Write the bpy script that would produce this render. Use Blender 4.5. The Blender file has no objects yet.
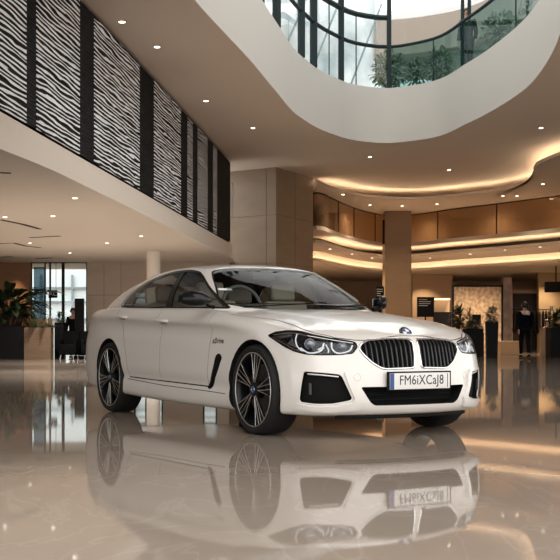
import bpy, bmesh, math, random
import numpy as np
from mathutils import Vector, Matrix
from mathutils.bvhtree import BVHTree
from mathutils.geometry import delaunay_2d_cdt, barycentric_transform

random.seed(7)
SC = bpy.context.scene
COL = SC.collection
PI = math.pi

# ------------------------------------------------------------------ materials
def mat(name, color, rough=0.5, metal=0.0, spec=0.5, coat=0.0, emit=None, estr=0.0, alpha=1.0, coat_rough=0.03):
    m = bpy.data.materials.new(name)
    m.use_nodes = True
    b = m.node_tree.nodes['Principled BSDF']
    b.inputs['Base Color'].default_value = (*color, 1)
    b.inputs['Roughness'].default_value = rough
    b.inputs['Metallic'].default_value = metal
    b.inputs['Specular IOR Level'].default_value = spec
    b.inputs['Coat Weight'].default_value = coat
    b.inputs['Coat Roughness'].default_value = coat_rough
    if emit:
        b.inputs['Emission Color'].default_value = (*emit, 1)
        b.inputs['Emission Strength'].default_value = estr
    return m

def noise_mat(name, c1, c2, scale=4.0, rough=0.5, detail=4.0, stretch=(1, 1, 1), bump=0.0, spec=0.5, rough2=None, metal=0.0):
    m = mat(name, c1, rough, metal, spec)
    nt = m.node_tree; b = nt.nodes['Principled BSDF']
    tc = nt.nodes.new('ShaderNodeTexCoord'); mp = nt.nodes.new('ShaderNodeMapping')
    mp.inputs['Scale'].default_value = stretch
    nz = nt.nodes.new('ShaderNodeTexNoise'); nz.inputs['Scale'].default_value = scale; nz.inputs['Detail'].default_value = detail
    cr = nt.nodes.new('ShaderNodeValToRGB')
    cr.color_ramp.elements[0].color = (*c1, 1); cr.color_ramp.elements[1].color = (*c2, 1)
    cr.color_ramp.elements[0].position = 0.3; cr.color_ramp.elements[1].position = 0.7
    nt.links.new(tc.outputs['Object'], mp.inputs['Vector']); nt.links.new(mp.outputs['Vector'], nz.inputs['Vector'])
    nt.links.new(nz.outputs['Fac'], cr.inputs['Fac']); nt.links.new(cr.outputs['Color'], b.inputs['Base Color'])
    if rough2 is not None:
        mr = nt.nodes.new('ShaderNodeMapRange')
        mr.inputs['To Min'].default_value = rough; mr.inputs['To Max'].default_value = rough2
        nt.links.new(nz.outputs['Fac'], mr.inputs['Value']); nt.links.new(mr.outputs['Result'], b.inputs['Roughness'])
    if bump:
        bp = nt.nodes.new('ShaderNodeBump'); bp.inputs['Strength'].default_value = bump; bp.inputs['Distance'].default_value = 0.02
        nt.links.new(nz.outputs['Fac'], bp.inputs['Height']); nt.links.new(bp.outputs['Normal'], b.inputs['Normal'])
    return m

def thin_glass(name, tint, refl_rough=0.0, base_refl=1.5, dark=None, darkfac=0.0):
    """A thin pane: tinted transmission plus a Fresnel mirror reflection."""
    m = bpy.data.materials.new(name); m.use_nodes = True
    nt = m.node_tree; nt.nodes.clear()
    out = nt.nodes.new('ShaderNodeOutputMaterial')
    tr = nt.nodes.new('ShaderNodeBsdfTransparent'); tr.inputs['Color'].default_value = (*tint, 1)
    gl = nt.nodes.new('ShaderNodeBsdfGlossy'); gl.inputs['Roughness'].default_value = refl_rough
    gl.inputs['Color'].default_value = (1, 1, 1, 1)
    fr = nt.nodes.new('ShaderNodeFresnel'); fr.inputs['IOR'].default_value = base_refl
    ge = nt.nodes.new('ShaderNodeNewGeometry'); ex = nt.nodes.new('ShaderNodeMath'); ex.operation = 'MULTIPLY_ADD'
    ex.inputs[1].default_value = -2.0; ex.inputs[2].default_value = 1.0
    pw = nt.nodes.new('ShaderNodeMath'); pw.operation = 'POWER'; pw.inputs[0].default_value = base_refl
    nt.links.new(ge.outputs['Backfacing'], ex.inputs[0]); nt.links.new(ex.outputs[0], pw.inputs[1]); nt.links.new(pw.outputs[0], fr.inputs['IOR'])
    mx = nt.nodes.new('ShaderNodeMixShader')
    nt.links.new(fr.outputs['Fac'], mx.inputs['Fac']); nt.links.new(tr.outputs[0], mx.inputs[1]); nt.links.new(gl.outputs[0], mx.inputs[2])
    last = mx
    if dark:
        df = nt.nodes.new('ShaderNodeBsdfDiffuse'); df.inputs['Color'].default_value = (*dark, 1)
        m2 = nt.nodes.new('ShaderNodeMixShader'); m2.inputs['Fac'].default_value = darkfac
        nt.links.new(mx.outputs[0], m2.inputs[1]); nt.links.new(df.outputs[0], m2.inputs[2]); last = m2
    nt.links.new(last.outputs[0], out.inputs['Surface'])
    return m

def emit_mat(name, color, strength):
    m = bpy.data.materials.new(name); m.use_nodes = True
    nt = m.node_tree; nt.nodes.clear()
    out = nt.nodes.new('ShaderNodeOutputMaterial'); em = nt.nodes.new('ShaderNodeEmission')
    em.inputs['Color'].default_value = (*color, 1); em.inputs['Strength'].default_value = strength
    nt.links.new(em.outputs[0], out.inputs['Surface'])
    return m

# ------------------------------------------------------------------ objects
def tag(o, label=None, cat=None, group=None, kind=None):
    if label: o['label'] = label
    if cat: o['category'] = cat
    if group: o['group'] = group
    if kind: o['kind'] = kind
    return o

def empty(name, loc=(0, 0, 0), rz=0.0, label=None, cat=None, group=None):
    o = bpy.data.objects.new(name, None); COL.objects.link(o)
    o.location = loc; o.rotation_euler = (0, 0, rz); o.empty_display_size = 0.2
    return tag(o, label, cat, group)

def link_mesh(name, me, mats, parent=None):
    o = bpy.data.objects.new(name, me); COL.objects.link(o)
    if mats is not None:
        for m in (mats if isinstance(mats, (list, tuple)) else [mats]):
            me.materials.append(m)
    if parent: o.parent = parent
    return o

class MB:
    """Collects simple shapes that make ONE mesh object."""
    def __init__(s): s.v = []; s.f = []; s.mi = []; s.sm = []
    def add(s, vs, fs, mi=0, smooth=False):
        n = len(s.v); s.v += [tuple(p) for p in vs]
        for f in fs:
            s.f.append([i + n for i in f]); s.mi.append(mi); s.sm.append(smooth)
        return s
    def box(s, c, d, mi=0, rz=0.0, M=None, bev=0.0):
        x, y, z = d[0] / 2, d[1] / 2, d[2] / 2
        if bev <= 0:
            vs = [(-x, -y, -z), (x, -y, -z), (x, y, -z), (-x, y, -z), (-x, -y, z), (x, -y, z), (x, y, z), (-x, y, z)]
            fs = [(0, 3, 2, 1), (4, 5, 6, 7), (0, 1, 5, 4), (1, 2, 6, 5), (2, 3, 7, 6), (3, 0, 4, 7)]
        else:
            bm = bmesh.new(); bmesh.ops.create_cube(bm, size=1)
            for w in bm.verts: w.co = Vector((w.co.x * d[0], w.co.y * d[1], w.co.z * d[2]))
            bmesh.ops.bevel(bm, geom=bm.edges[:], offset=bev, segments=3, profile=0.6, affect='EDGES')
            bm.verts.index_update()
            vs = [w.co.copy() for w in bm.verts]; fs = [[q.index for q in f.verts] for f in bm.faces]; bm.free()
        R = (M if M else Matrix.Rotation(rz, 4, 'Z'))
        s.add([Vector(c) + (R @ Vector(p)) for p in vs], fs, mi, bev > 0)
        return s
    def prism(s, poly, z0, z1, mi=0):
        n = len(poly); vs = [(p[0], p[1], z0) for p in poly] + [(p[0], p[1], z1) for p in poly]
        fs = [list(range(n))[::-1], list(range(n, 2 * n))] + [(i, (i + 1) % n, n + (i + 1) % n, n + i) for i in range(n)]
        return s.add(vs, fs, mi)
    def tube(s, pts, r, n=8, mi=0, cap=True, closed=False, flat=None):
        pts = [Vector(p) for p in pts]; m = len(pts); vs = []
        rr = r if isinstance(r, (list, tuple)) else [r] * m
        up = None
        for i, p in enumerate(pts):
            if closed: t = pts[(i + 1) % m] - pts[(i - 1) % m]
            else: t = pts[min(i + 1, m - 1)] - pts[max(i - 1, 0)]
            if t.length < 1e-9: t = Vector((0, 0, 1))
            t.normalize()
            if up is None:
                up = Vector((0, 0, 1)) if abs(t.z) < 0.9 else Vector((1, 0, 0))
            a = t.cross(up)
            if a.length < 1e-6: a = t.orthogonal()
            a.normalize(); b = a.cross(t).normalized(); up = b
            for k in range(n):
                q = 2 * PI * k / n
                ca, sa = math.cos(q), math.sin(q)
                vs.append(p + a * (ca * rr[i]) + b * (sa * rr[i] * (flat if flat else 1)))
        fs = []
        for i in range(m if closed else m - 1):
            j = (i + 1) % m
            for k in range(n):
                fs.append((i * n + k, i * n + (k + 1) % n, j * n + (k + 1) % n, j * n + k))
        if cap and not closed:
            fs.append(list(range(n))[::-1]); fs.append([(m - 1) * n + k for k in range(n)])
        return s.add(vs, fs, mi, True)
    def lathe(s, prof, c=(0, 0, 0), n=32, axis='Z', mi=0, smooth=True):
        vs = []; m = len(prof)
        for k in range(n):
            q = 2 * PI * k / n; ca, sa = math.cos(q), math.sin(q)
            for r, h in prof:
                if axis == 'Z': p = (r * ca, r * sa, h)
                elif axis == 'Y': p = (r * ca, h, r * sa)
                else: p = (h, r * ca, r * sa)
                vs.append((p[0] + c[0], p[1] + c[1], p[2] + c[2]))
        fs = []
        for k in range(n):
            k2 = (k + 1) % n
            for i in range(m - 1):
                fs.append((k * m + i, k2 * m + i, k2 * m + i + 1, k * m + i + 1))
        return s.add(vs, fs, mi, smooth)
    def build(s, name, mats, parent=None, weld=False, sharp=None):
        me = bpy.data.meshes.new(name); me.from_pydata(s.v, [], s.f)
        me.polygons.foreach_set('material_index', s.mi); me.polygons.foreach_set('use_smooth', s.sm)
        bm = bmesh.new(); bm.from_mesh(me)
        if weld: bmesh.ops.remove_doubles(bm, verts=bm.verts[:], dist=1e-5)
        bmesh.ops.recalc_face_normals(bm, faces=bm.faces[:])
        bm.to_mesh(me); bm.free()
        if any(s.sm): me.set_sharp_from_angle(angle=math.radians(sharp or 40))
        me.update()
        return link_mesh(name, me, mats, parent)

def copy_tree(o, parent=None):
    c = o.copy(); COL.objects.link(c)
    if parent: c.parent = parent
    for ch in list(o.children): copy_tree(ch, c)
    return c

def evaluated_mesh(o, name):
    dg = bpy.context.evaluated_depsgraph_get()
    me = bpy.data.meshes.new_from_object(o.evaluated_get(dg))
    me.name = name
    return me

def text_mesh(body, size, extrude=0.0, spacing=1.0, bold=0.0):
    cu = bpy.data.curves.new('t', 'FONT'); cu.body = body; cu.size = size; cu.extrude = extrude
    cu.align_x = 'CENTER'; cu.align_y = 'CENTER'; cu.space_character = spacing; cu.resolution_u = 3; cu.offset = bold
    o = bpy.data.objects.new('t', cu); COL.objects.link(o)
    me = evaluated_mesh(o, 'lettering')
    bpy.data.objects.remove(o); bpy.data.curves.remove(cu)
    me.materials.clear()
    return me

# ------------------------------------------------------------------ splines
def cr1(ts, ys, t):
    """Cubic Hermite interpolation with finite-difference tangents (ts increasing)."""
    ts = np.asarray(ts, float); ys = np.asarray(ys, float); t = np.asarray(t, float)
    d = np.diff(ys, axis=0) / (np.diff(ts) if ys.ndim == 1 else np.diff(ts)[:, None])
    m = np.empty_like(ys); m[0] = d[0]; m[-1] = d[-1]
    h = np.diff(ts)
    for i in range(1, len(ts) - 1):
        m[i] = (d[i - 1] * h[i] + d[i] * h[i - 1]) / (h[i] + h[i - 1])
    k = np.clip(np.searchsorted(ts, t, side='right') - 1, 0, len(ts) - 2)
    hh = h[k]; u = (t - ts[k]) / hh
    u = np.clip(u, 0, 1)
    if ys.ndim == 2: u = u[..., None]; hh = hh[..., None]
    return ((2 * u**3 - 3 * u**2 + 1) * ys[k] + (u**3 - 2 * u**2 + u) * hh * m[k] + (-2 * u**3 + 3 * u**2) * ys[k + 1] + (u**3 - u**2) * hh * m[k + 1])

def curve_pts(ctrl, n, closed=False):
    P = np.asarray(ctrl, float)
    if closed: P = np.vstack([P[-2:], P, P[:3]])
    L = np.concatenate([[0], np.cumsum(np.linalg.norm(np.diff(P, axis=0), axis=1))])
    if closed: t = np.linspace(L[2], L[-3], n, endpoint=False)
    else: t = np.linspace(0, L[-1], n)
    return cr1(L, P, t)

def resample(poly, step, closed=True):
    P = [np.asarray(p, float) for p in poly]; out = []
    n = len(P)
    for i in range(n if closed else n - 1):
        a, b = P[i], P[(i + 1) % n]; k = max(1, int(math.ceil(np.linalg.norm(b - a) / step)))
        for j in range(k): out.append(a + (b - a) * j / k)
    if not closed: out.append(P[-1])
    return out

def round_poly(poly, r, seg=5):
    """Rounds the corners of a 2D polygon."""
    out = []; n = len(poly)
    for i in range(n):
        p = np.asarray(poly[i], float); a = np.asarray(poly[i - 1], float) - p; b = np.asarray(poly[(i + 1) % n], float) - p
        la, lb = np.linalg.norm(a), np.linalg.norm(b)
        rr = min(r, la * 0.45, lb * 0.45)
        s, e = p + a / la * rr, p + b / lb * rr
        for k in range(seg + 1):
            u = k / seg
            out.append((1 - u)**2 * s + 2 * u * (1 - u) * p + u * u * e)
    return out

def inside(poly, p):
    c = False; n = len(poly); j = n - 1
    for i in range(n):
        if (poly[i][1] > p[1]) != (poly[j][1] > p[1]) and p[0] < (poly[j][0] - poly[i][0]) * (p[1] - poly[i][1]) / (poly[j][1] - poly[i][1]) + poly[i][0]:
            c = not c
        j = i
    return c

def tri_region(outline, step, margin=0.35):
    """Triangulated interior of a closed 2D outline with a grid of inner points."""
    ring = resample(outline, step)
    A = np.array(ring); lo, hi = A.min(0), A.max(0)
    pts = [Vector((p[0], p[1])) for p in ring]; n = len(pts)
    y = lo[1] + step / 2; k = 0
    while y < hi[1]:
        x = lo[0] + step / 2 + (step / 2 if k % 2 else 0)
        while x < hi[0]:
            if inside(ring, (x, y)) and np.min(np.hypot(A[:, 0] - x, A[:, 1] - y)) > step * margin:
                pts.append(Vector((x, y)))
            x += step
        y += step * 0.87; k += 1
    r = delaunay_2d_cdt(pts, [(i, (i + 1) % n) for i in range(n)], [list(range(n))], 1, 1e-7)
    vs, es, fs = r[0], r[1], r[2]
    cnt = {}
    for f in fs:
        for i in range(len(f)):
            e = (f[i], f[(i + 1) % len(f)]); cnt[e] = 1
    bnd = [e for e in cnt if (e[1], e[0]) not in cnt]
    return vs, [list(f) for f in fs], bnd

class Surf:
    """A smooth source surface that panels are laid on by projection."""
    def __init__(s, me):
        s.co = [v.co.copy() for v in me.vertices]
        s.no = [v.normal.copy() for v in me.vertices]
        s.fa = [list(p.vertices) for p in me.polygons]
        tris = []; 
        for f in s.fa:
            for i in range(1, len(f) - 1): tris.append((f[0], f[i], f[i + 1]))
        s.tr = tris
        s.bvh = BVHTree.FromPolygons(s.co, tris)
    def norm_at(s, loc, idx):
        a, b, c = s.tr[idx]
        n = barycentric_transform(loc, s.co[a], s.co[b], s.co[c], s.no[a], s.no[b], s.no[c])
        return n.normalized()
    def hit(s, o, d):
        loc, n, i, t = s.bvh.ray_cast(o, d)
        if loc is None: return None
        return loc, s.norm_at(loc, i)
    def near(s, p):
        loc, n, i, t = s.bvh.find_nearest(p)
        return loc, s.norm_at(loc, i), t

AX_FRONT = (Vector((0, 1, 0)), Vector((0, 0, 1)), Vector((1, 0, 0)))    # coordinates (y, z), looking along x
AX_REAR = (Vector((0, 1, 0)), Vector((0, 0, 1)), Vector((-1, 0, 0)))
AX_SIDE = (Vector((1, 0, 0)), Vector((0, 0, 1)), Vector((0, -1, 0)))    # coordinates (x, z), on the -y flank
AX_TOP = (Vector((1, 0, 0)), Vector((0, 1, 0)), Vector((0, 0, 1)))
AX_CORNER = (Vector((-0.6, -0.8, 0)), Vector((0, 0, 1)), Vector((0.8, -0.6, 0)))   # front corner of the -y side

def project(surf, ax, p, far=6.0):
    ea, eb, d = ax
    base = ea * p[0] + eb * p[1]
    h = surf.hit(base + d * far, -d)
    if h is None:
        for rr in (0.004, 0.01, 0.02, 0.04):
            for q in range(8):
                h = surf.hit(base + d * far + ea * rr * math.cos(q * PI / 4) + eb * rr * math.sin(q * PI / 4), -d)
                if h: return h[0] - (ea * rr * math.cos(q * PI / 4) + eb * rr * math.sin(q * PI / 4)) * 0, h[1]
        l, n, t = surf.near(base + d * 0.9)
        return l, n
    return h

def panel(name, surf, ax, outline, mats, parent, offset=0.0012, step=0.025, thick=0.004, mirror=False, along=None):
    """A thin sheet-metal panel laid on the surface inside an outline, with rolled edges."""
    vs2, fs, bnd = tri_region(outline, step)
    V = []; N = []
    for p in vs2:
        l, n = project(surf, ax, p)
        V.append(l + (n * offset if along is None else ax[2] * along)); N.append(n)
    n0 = len(V); F = [list(f) for f in fs]
    nrm = [N[i] for f in F for i in f]
    # orientation
    a, b, c = (V[i] for i in F[len(F) // 2])
    if (b - a).cross(c - a).dot(N[F[len(F) // 2][0]]) < 0:
        F = [f[::-1] for f in F]; nrm = [N[i] for f in F for i in f]
        bnd = [(j, i) for i, j in bnd]
    if thick > 0:
        low = {}
        for i, j in bnd:
            for k in (i, j):
                if k not in low:
                    low[k] = len(V); V.append(V[k] - N[k] * thick)
        for i, j in bnd:
            F.append([i, low[i], low[j], j])
            out = (V[j] - V[i]).cross(N[i]).normalized()
            nrm += [out] * 4
    if mirror:
        V = [Vector((p.x, -p.y, p.z)) for p in V]
        k = 0; nn = []
        F2 = []
        for f in F:
            m = len(f); seg = [Vector((q.x, -q.y, q.z)) for q in nrm[k:k + m]]
            F2.append(f[::-1]); nn += seg[::-1]; k += m
        F, nrm = F2, nn
    me = bpy.data.meshes.new(name); me.from_pydata(V, [], F)
    me.polygons.foreach_set('use_smooth', [True] * len(F))
    me.normals_split_custom_set([tuple(q) for q in nrm])
    me.update()
    return link_mesh(name, me, mats, parent)

def cutter(surf, ax, outline, depth, reach=0.4, step=0.03, mirror=False):
    """Closed prism from well outside the surface down to `depth` below it."""
    vs2, fs, bnd = tri_region(outline, step)
    hs = [project(surf, ax, p) for p in vs2]
    d = ax[2]; top = max((h[0].dot(d) for h in hs)) + reach
    lowv = [h[0] - d * depth for h in hs]
    upv = [ax[0] * p[0] + ax[1] * p[1] + d * top for p in vs2]
    n = len(lowv)
    V = lowv + upv; F = [list(f) for f in fs] + [[i + n for i in f[::-1]] for f in fs] + [[j, i, i + n, j + n] for i, j in bnd]
    if mirror: V = [Vector((p.x, -p.y, p.z)) for p in V]
    return V, F

def solid_prism(ax, outline, d0, d1):
    n = len(outline); ea, eb, d = ax
    V = [ea * p[0] + eb * p[1] + d * d0 for p in outline] + [ea * p[0] + eb * p[1] + d * d1 for p in outline]
    F = [list(range(n)), list(range(n, 2 * n))[::-1]] + [[i, (i + 1) % n, n + (i + 1) % n, n + i] for i in range(n)]
    return V, F

def seam(surf, ax, path, width, mb, offset=0.0007, step=0.02, mirror=False):
    """A dark shut-line ribbon following a path on the surface."""
    P = resample(path, step, closed=False)
    rows = []
    for i, p in enumerate(P):
        t = P[min(i + 1, len(P) - 1)] - P[max(i - 1, 0)]; t = t / (np.linalg.norm(t) + 1e-9)
        nn = np.array((-t[1], t[0])) * width / 2
        row = []
        for s in (-1, 1):
            l, n = project(surf, ax, p + nn * s); q = l + n * offset
            row.append(Vector((q.x, -q.y, q.z)) if mirror else q)
        rows.append(row)
    vs = [q for r in rows for q in r]
    mb.add(vs, [(2 * i, 2 * i + 1, 2 * i + 3, 2 * i + 2) for i in range(len(rows) - 1)], 0, True)

def boolean(me, cutters, name, op='DIFFERENCE'):
    """Exact boolean of a mesh with a list of (V, F) solids; cutter faces take material slot 1."""
    o = bpy.data.objects.new('work', me); COL.objects.link(o)
    tmp = [o]
    for V, F in cutters:
        cm = bpy.data.meshes.new('cut'); cm.from_pydata([tuple(v) for v in V], [], F)
        bm = bmesh.new(); bm.from_mesh(cm); bmesh.ops.recalc_face_normals(bm, faces=bm.faces[:]); bm.to_mesh(cm); bm.free()
        cm.polygons.foreach_set('material_index', [1] * len(cm.polygons))
        c = bpy.data.objects.new('cut', cm); COL.objects.link(c); tmp.append(c)
        for m in me.materials: cm.materials.append(m)
        md = o.modifiers.new('b', 'BOOLEAN'); md.object = c; md.operation = op; md.solver = 'EXACT'
    bpy.context.view_layer.update()
    r = evaluated_mesh(o, name)
    for t in tmp: bpy.data.objects.remove(t)
    return r

def shade_from(me, surf, tol=0.0006):
    """Smooth normals from the uncut surface where a face still lies on it, flat elsewhere."""
    nrm = []
    for p in me.polygons:
        on = p.material_index == 0
        for vi in p.vertices:
            co = me.vertices[vi].co
            if on:
                l, n, t = surf.near(co)
                nrm.append(tuple(n) if n.dot(p.normal) > 0.5 else tuple(p.normal))
            else: nrm.append(tuple(p.normal))
    me.polygons.foreach_set('use_smooth', [True] * len(me.polygons))
    me.normals_split_custom_set(nrm)
    me.update()

def skin_shell(me, surf, thick):
    """Keeps only the outer skin of a cut solid and gives it an inner lining and edges."""
    V = []; F = []; N = []; MI = []; mp = {}; edges = {}
    keep = [p for p in me.polygons if p.material_index == 0 and not (p.normal.z < -0.8 and p.center.z < 1.06)]
    def vid(i):
        if i not in mp:
            l, n, t = surf.near(me.vertices[i].co)
            mp[i] = len(V); V.append(me.vertices[i].co.copy()); NV.append(n)
        return mp[i]
    NV = []
    for p in keep:
        f = [vid(i) for i in p.vertices]; F.append(f); MI.append(0)
        N += [tuple(NV[i]) if NV[i].dot(p.normal) > .5 else tuple(p.normal) for i in f]
        for a, b in zip(f, f[1:] + f[:1]): edges[a, b] = 1
    n = len(V); V += [v - q * thick for v, q in zip(V[:n], NV)]
    for f in F[:]:
        F.append([i + n for i in f[::-1]]); MI.append(1); N += [tuple(-NV[i]) for i in f[::-1]]
    for a, b in edges:
        if (b, a) not in edges:
            F.append([b, a, a + n, b + n]); MI.append(0)
            q = (V[b] - V[a]).cross(NV[a]); q.normalize(); N += [tuple(q)] * 4
    r = bpy.data.meshes.new(me.name); r.from_pydata(V, [], F)
    r.polygons.foreach_set('material_index', MI); r.polygons.foreach_set('use_smooth', [True] * len(F))
    r.normals_split_custom_set(N); r.update()
    return r
WORLD, EXPO = 1.9, 0.5
# ================================================================== THE CAR
# local frame: x forward from the front axle, y to the car's left, z up
M_PAINT = mat('white car paint', (0.72, 0.688, 0.65), 0.35, 0.0, 0.4, coat=0.8, coat_rough=0.10)
M_BLACK = mat('gloss black trim', (0.006, 0.006, 0.007), 0.25, 0.0, 0.3)
M_MATT = mat('matt black plastic', (0.006, 0.006, 0.006), 0.7, 0.0, 0.12)
M_SEAM = mat('shut line shadow gap', (0.015, 0.013, 0.012), 0.8, 0.0, 0.1)
M_CHROME = mat('polished chrome', (0.75, 0.75, 0.75), 0.12, 1.0)
M_SATIN = mat('satin dark chrome', (0.25, 0.25, 0.26), 0.25, 1.0)
M_TYRE = mat('black tyre rubber', (0.012, 0.012, 0.012), 0.75, 0.0, 0.3)
M_RIM = mat('gloss black alloy', (0.006, 0.006, 0.007), 0.35, 0.0, 0.25)
M_CUT = mat('bright machined alloy', (0.80, 0.79, 0.77), 0.42, 1.0)
M_DISC = mat('brake disc steel', (0.16, 0.155, 0.15), 0.45, 1.0)
M_WELL = mat('wheel arch liner', (0.008, 0.008, 0.008), 0.9, 0.0, 0.2)
M_WIN = thin_glass('tinted car glass', (0.45, 0.47, 0.47), 0.0, 1.35)
M_WSG = thin_glass('windscreen glass', (0.66, 0.70, 0.68), 0.0, 1.07)
M_LENS = thin_glass('clear lamp cover', (0.85, 0.86, 0.88), 0.0, 1.35)
M_LIGHT = mat('silver white light guide', (0.85, 0.86, 0.88), 0.2, 0.0, 0.6, emit=(0.9, 0.95, 1.0), estr=0.12)
M_LED = mat('projector lens', (0.25, 0.27, 0.30), 0.05, 0.6)
M_SEATB = mat('beige seat leather', (0.36, 0.30, 0.24), 0.5)
M_DASH = mat('dark dashboard', (0.02, 0.02, 0.022), 0.6)
M_PLATE = mat('white plate', (0.72, 0.71, 0.68), 0.35)
M_PBLUE = mat('blue plate band', (0.02, 0.06, 0.22), 0.35)
M_RED = mat('red tail lamp', (0.25, 0.008, 0.008), 0.1)
M_LET = mat('black lettering', (0.012, 0.012, 0.012), 0.4)
M_BBLUE = mat('badge blue', (0.03, 0.12, 0.35), 0.2)
M_BWHITE = mat('badge white', (0.8, 0.8, 0.8), 0.2)
M_STRIP = mat('plain white', (0.85, 0.85, 0.83), 0.6)

YW = -0.93
CARX = [(.875, 0), (.868, .15), (.85, .30), (.815, .45), (.76, .58), (.68, .715), (.57, .815), (.41, .882), (.2, .915), (0, .925), (-.4, .93), (-.9, .932),
        (-1.6, .934), (-2.3, .934), (-2.8, .93), (-3.2, .918), (-3.5, .895), (-3.80, .855), (-3.99, .765), (-4.10, .61), (-4.16, .40), (-4.19, .2), (-4.20, 0)]
SECT = [  # column index, heights, inward offsets of 13 section points
    (0, (.172, .188, .222, .265, .32, .38, .44, .51, .58, .65, .69, .718, .742), (.10, .05, .02, .005, 0, 0, .003, .012, .02, .035, .045, .060, .085)),
    (3, (.172, .188, .222, .265, .32, .38, .44, .51, .58, .65, .69, .712, .730), (.10, .05, .02, .005, 0, 0, .005, .018, .034, .052, .065, .080, .105)),
    (5.5, (.172, .188, .228, .275, .32, .38, .44, .51, .58, .65, .70, .730, .752), (.08, .04, .02, .01, .004, 0, 0, .008, .02, .035, .05, .066, .092)),
    (8, (.175, .19, .23, .28, .32, .39, .48, .57, .66, .745, .785, .812, .832), (.05, .025, .01, .005, .003, 0, 0, .004, .010, .024, .042, .064, .098)),
    (9, (.17, .188, .24, .295, .33, .40, .51, .62, .72, .795, .830, .852, .868), (.05, .025, .008, .008, .008, .002, 0, .004, .008, .012, .030, .056, .098)),
    (10, (.165, .185, .25, .31, .335, .42, .54, .67, .806, .842, .876, .898, .914), (.06, .03, .008, .012, .016, .004, .004, .009, .011, .0, .020, .047, .088)),
    (11, (.165, .185, .26, .318, .338, .42, .54, .68, .826, .862, .90, .935, .968), (.06, .03, .008, .014, .024, .006, .004, .012, .029, .0, .018, .045, .088)),
    (12.5, (.175, .19, .275, .33, .35, .43, .55, .70, .858, .898, .94, .972, 1.0), (.06, .03, .008, .014, .024, .006, .004, .012, .029, .0, .016, .040, .080)),
    (14, (.20, .21, .29, .345, .365, .44, .56, .72, .892, .935, .97, .997, 1.02), (.05, .03, .010, .012, .018, .004, 0, .008, .026, .0, .015, .040, .085)),
    (15.5, (.22, .235, .30, .355, .39, .46, .57, .70, .87, .945, .98, 1.006, 1.028), (.05, .03, .012, .010, .010, .002, 0, .004, .016, .004, .020, .050, .105)),
    (18, (.25, .28, .33, .38, .43, .50, .58, .66, .80, .90, .95, .985, 1.01), (.08, .04, .02, .01, 0, 0, 0, .006, .036, .066, .088, .105, .135)),
    (22, (.25, .28, .33, .38, .43, .50, .58, .66, .80, .91, .96, 1.005, 1.045), (.10, .05, .02, .01, 0, 0, 0, .01, .05, .075, .08, .085, .095)),
]
NC, NL, NR = 200, 44, 26
WHEELS = [(0.0, 1), (-2.975, 1)]
HZ = 0.345

def deck_center(x):
    xs = [-4.20, -4.08, -3.85, -3.6, -3.2, -2.7, -0.9, -.6, -.3, .1, .4, .6, .72, .80]
    zs = [1.02, 1.055, 1.075, 1.075, 1.055, 1.03, .985, .968, .945, .900, .852, .808, .772, .742]
    return cr1(xs, zs, x)

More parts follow.
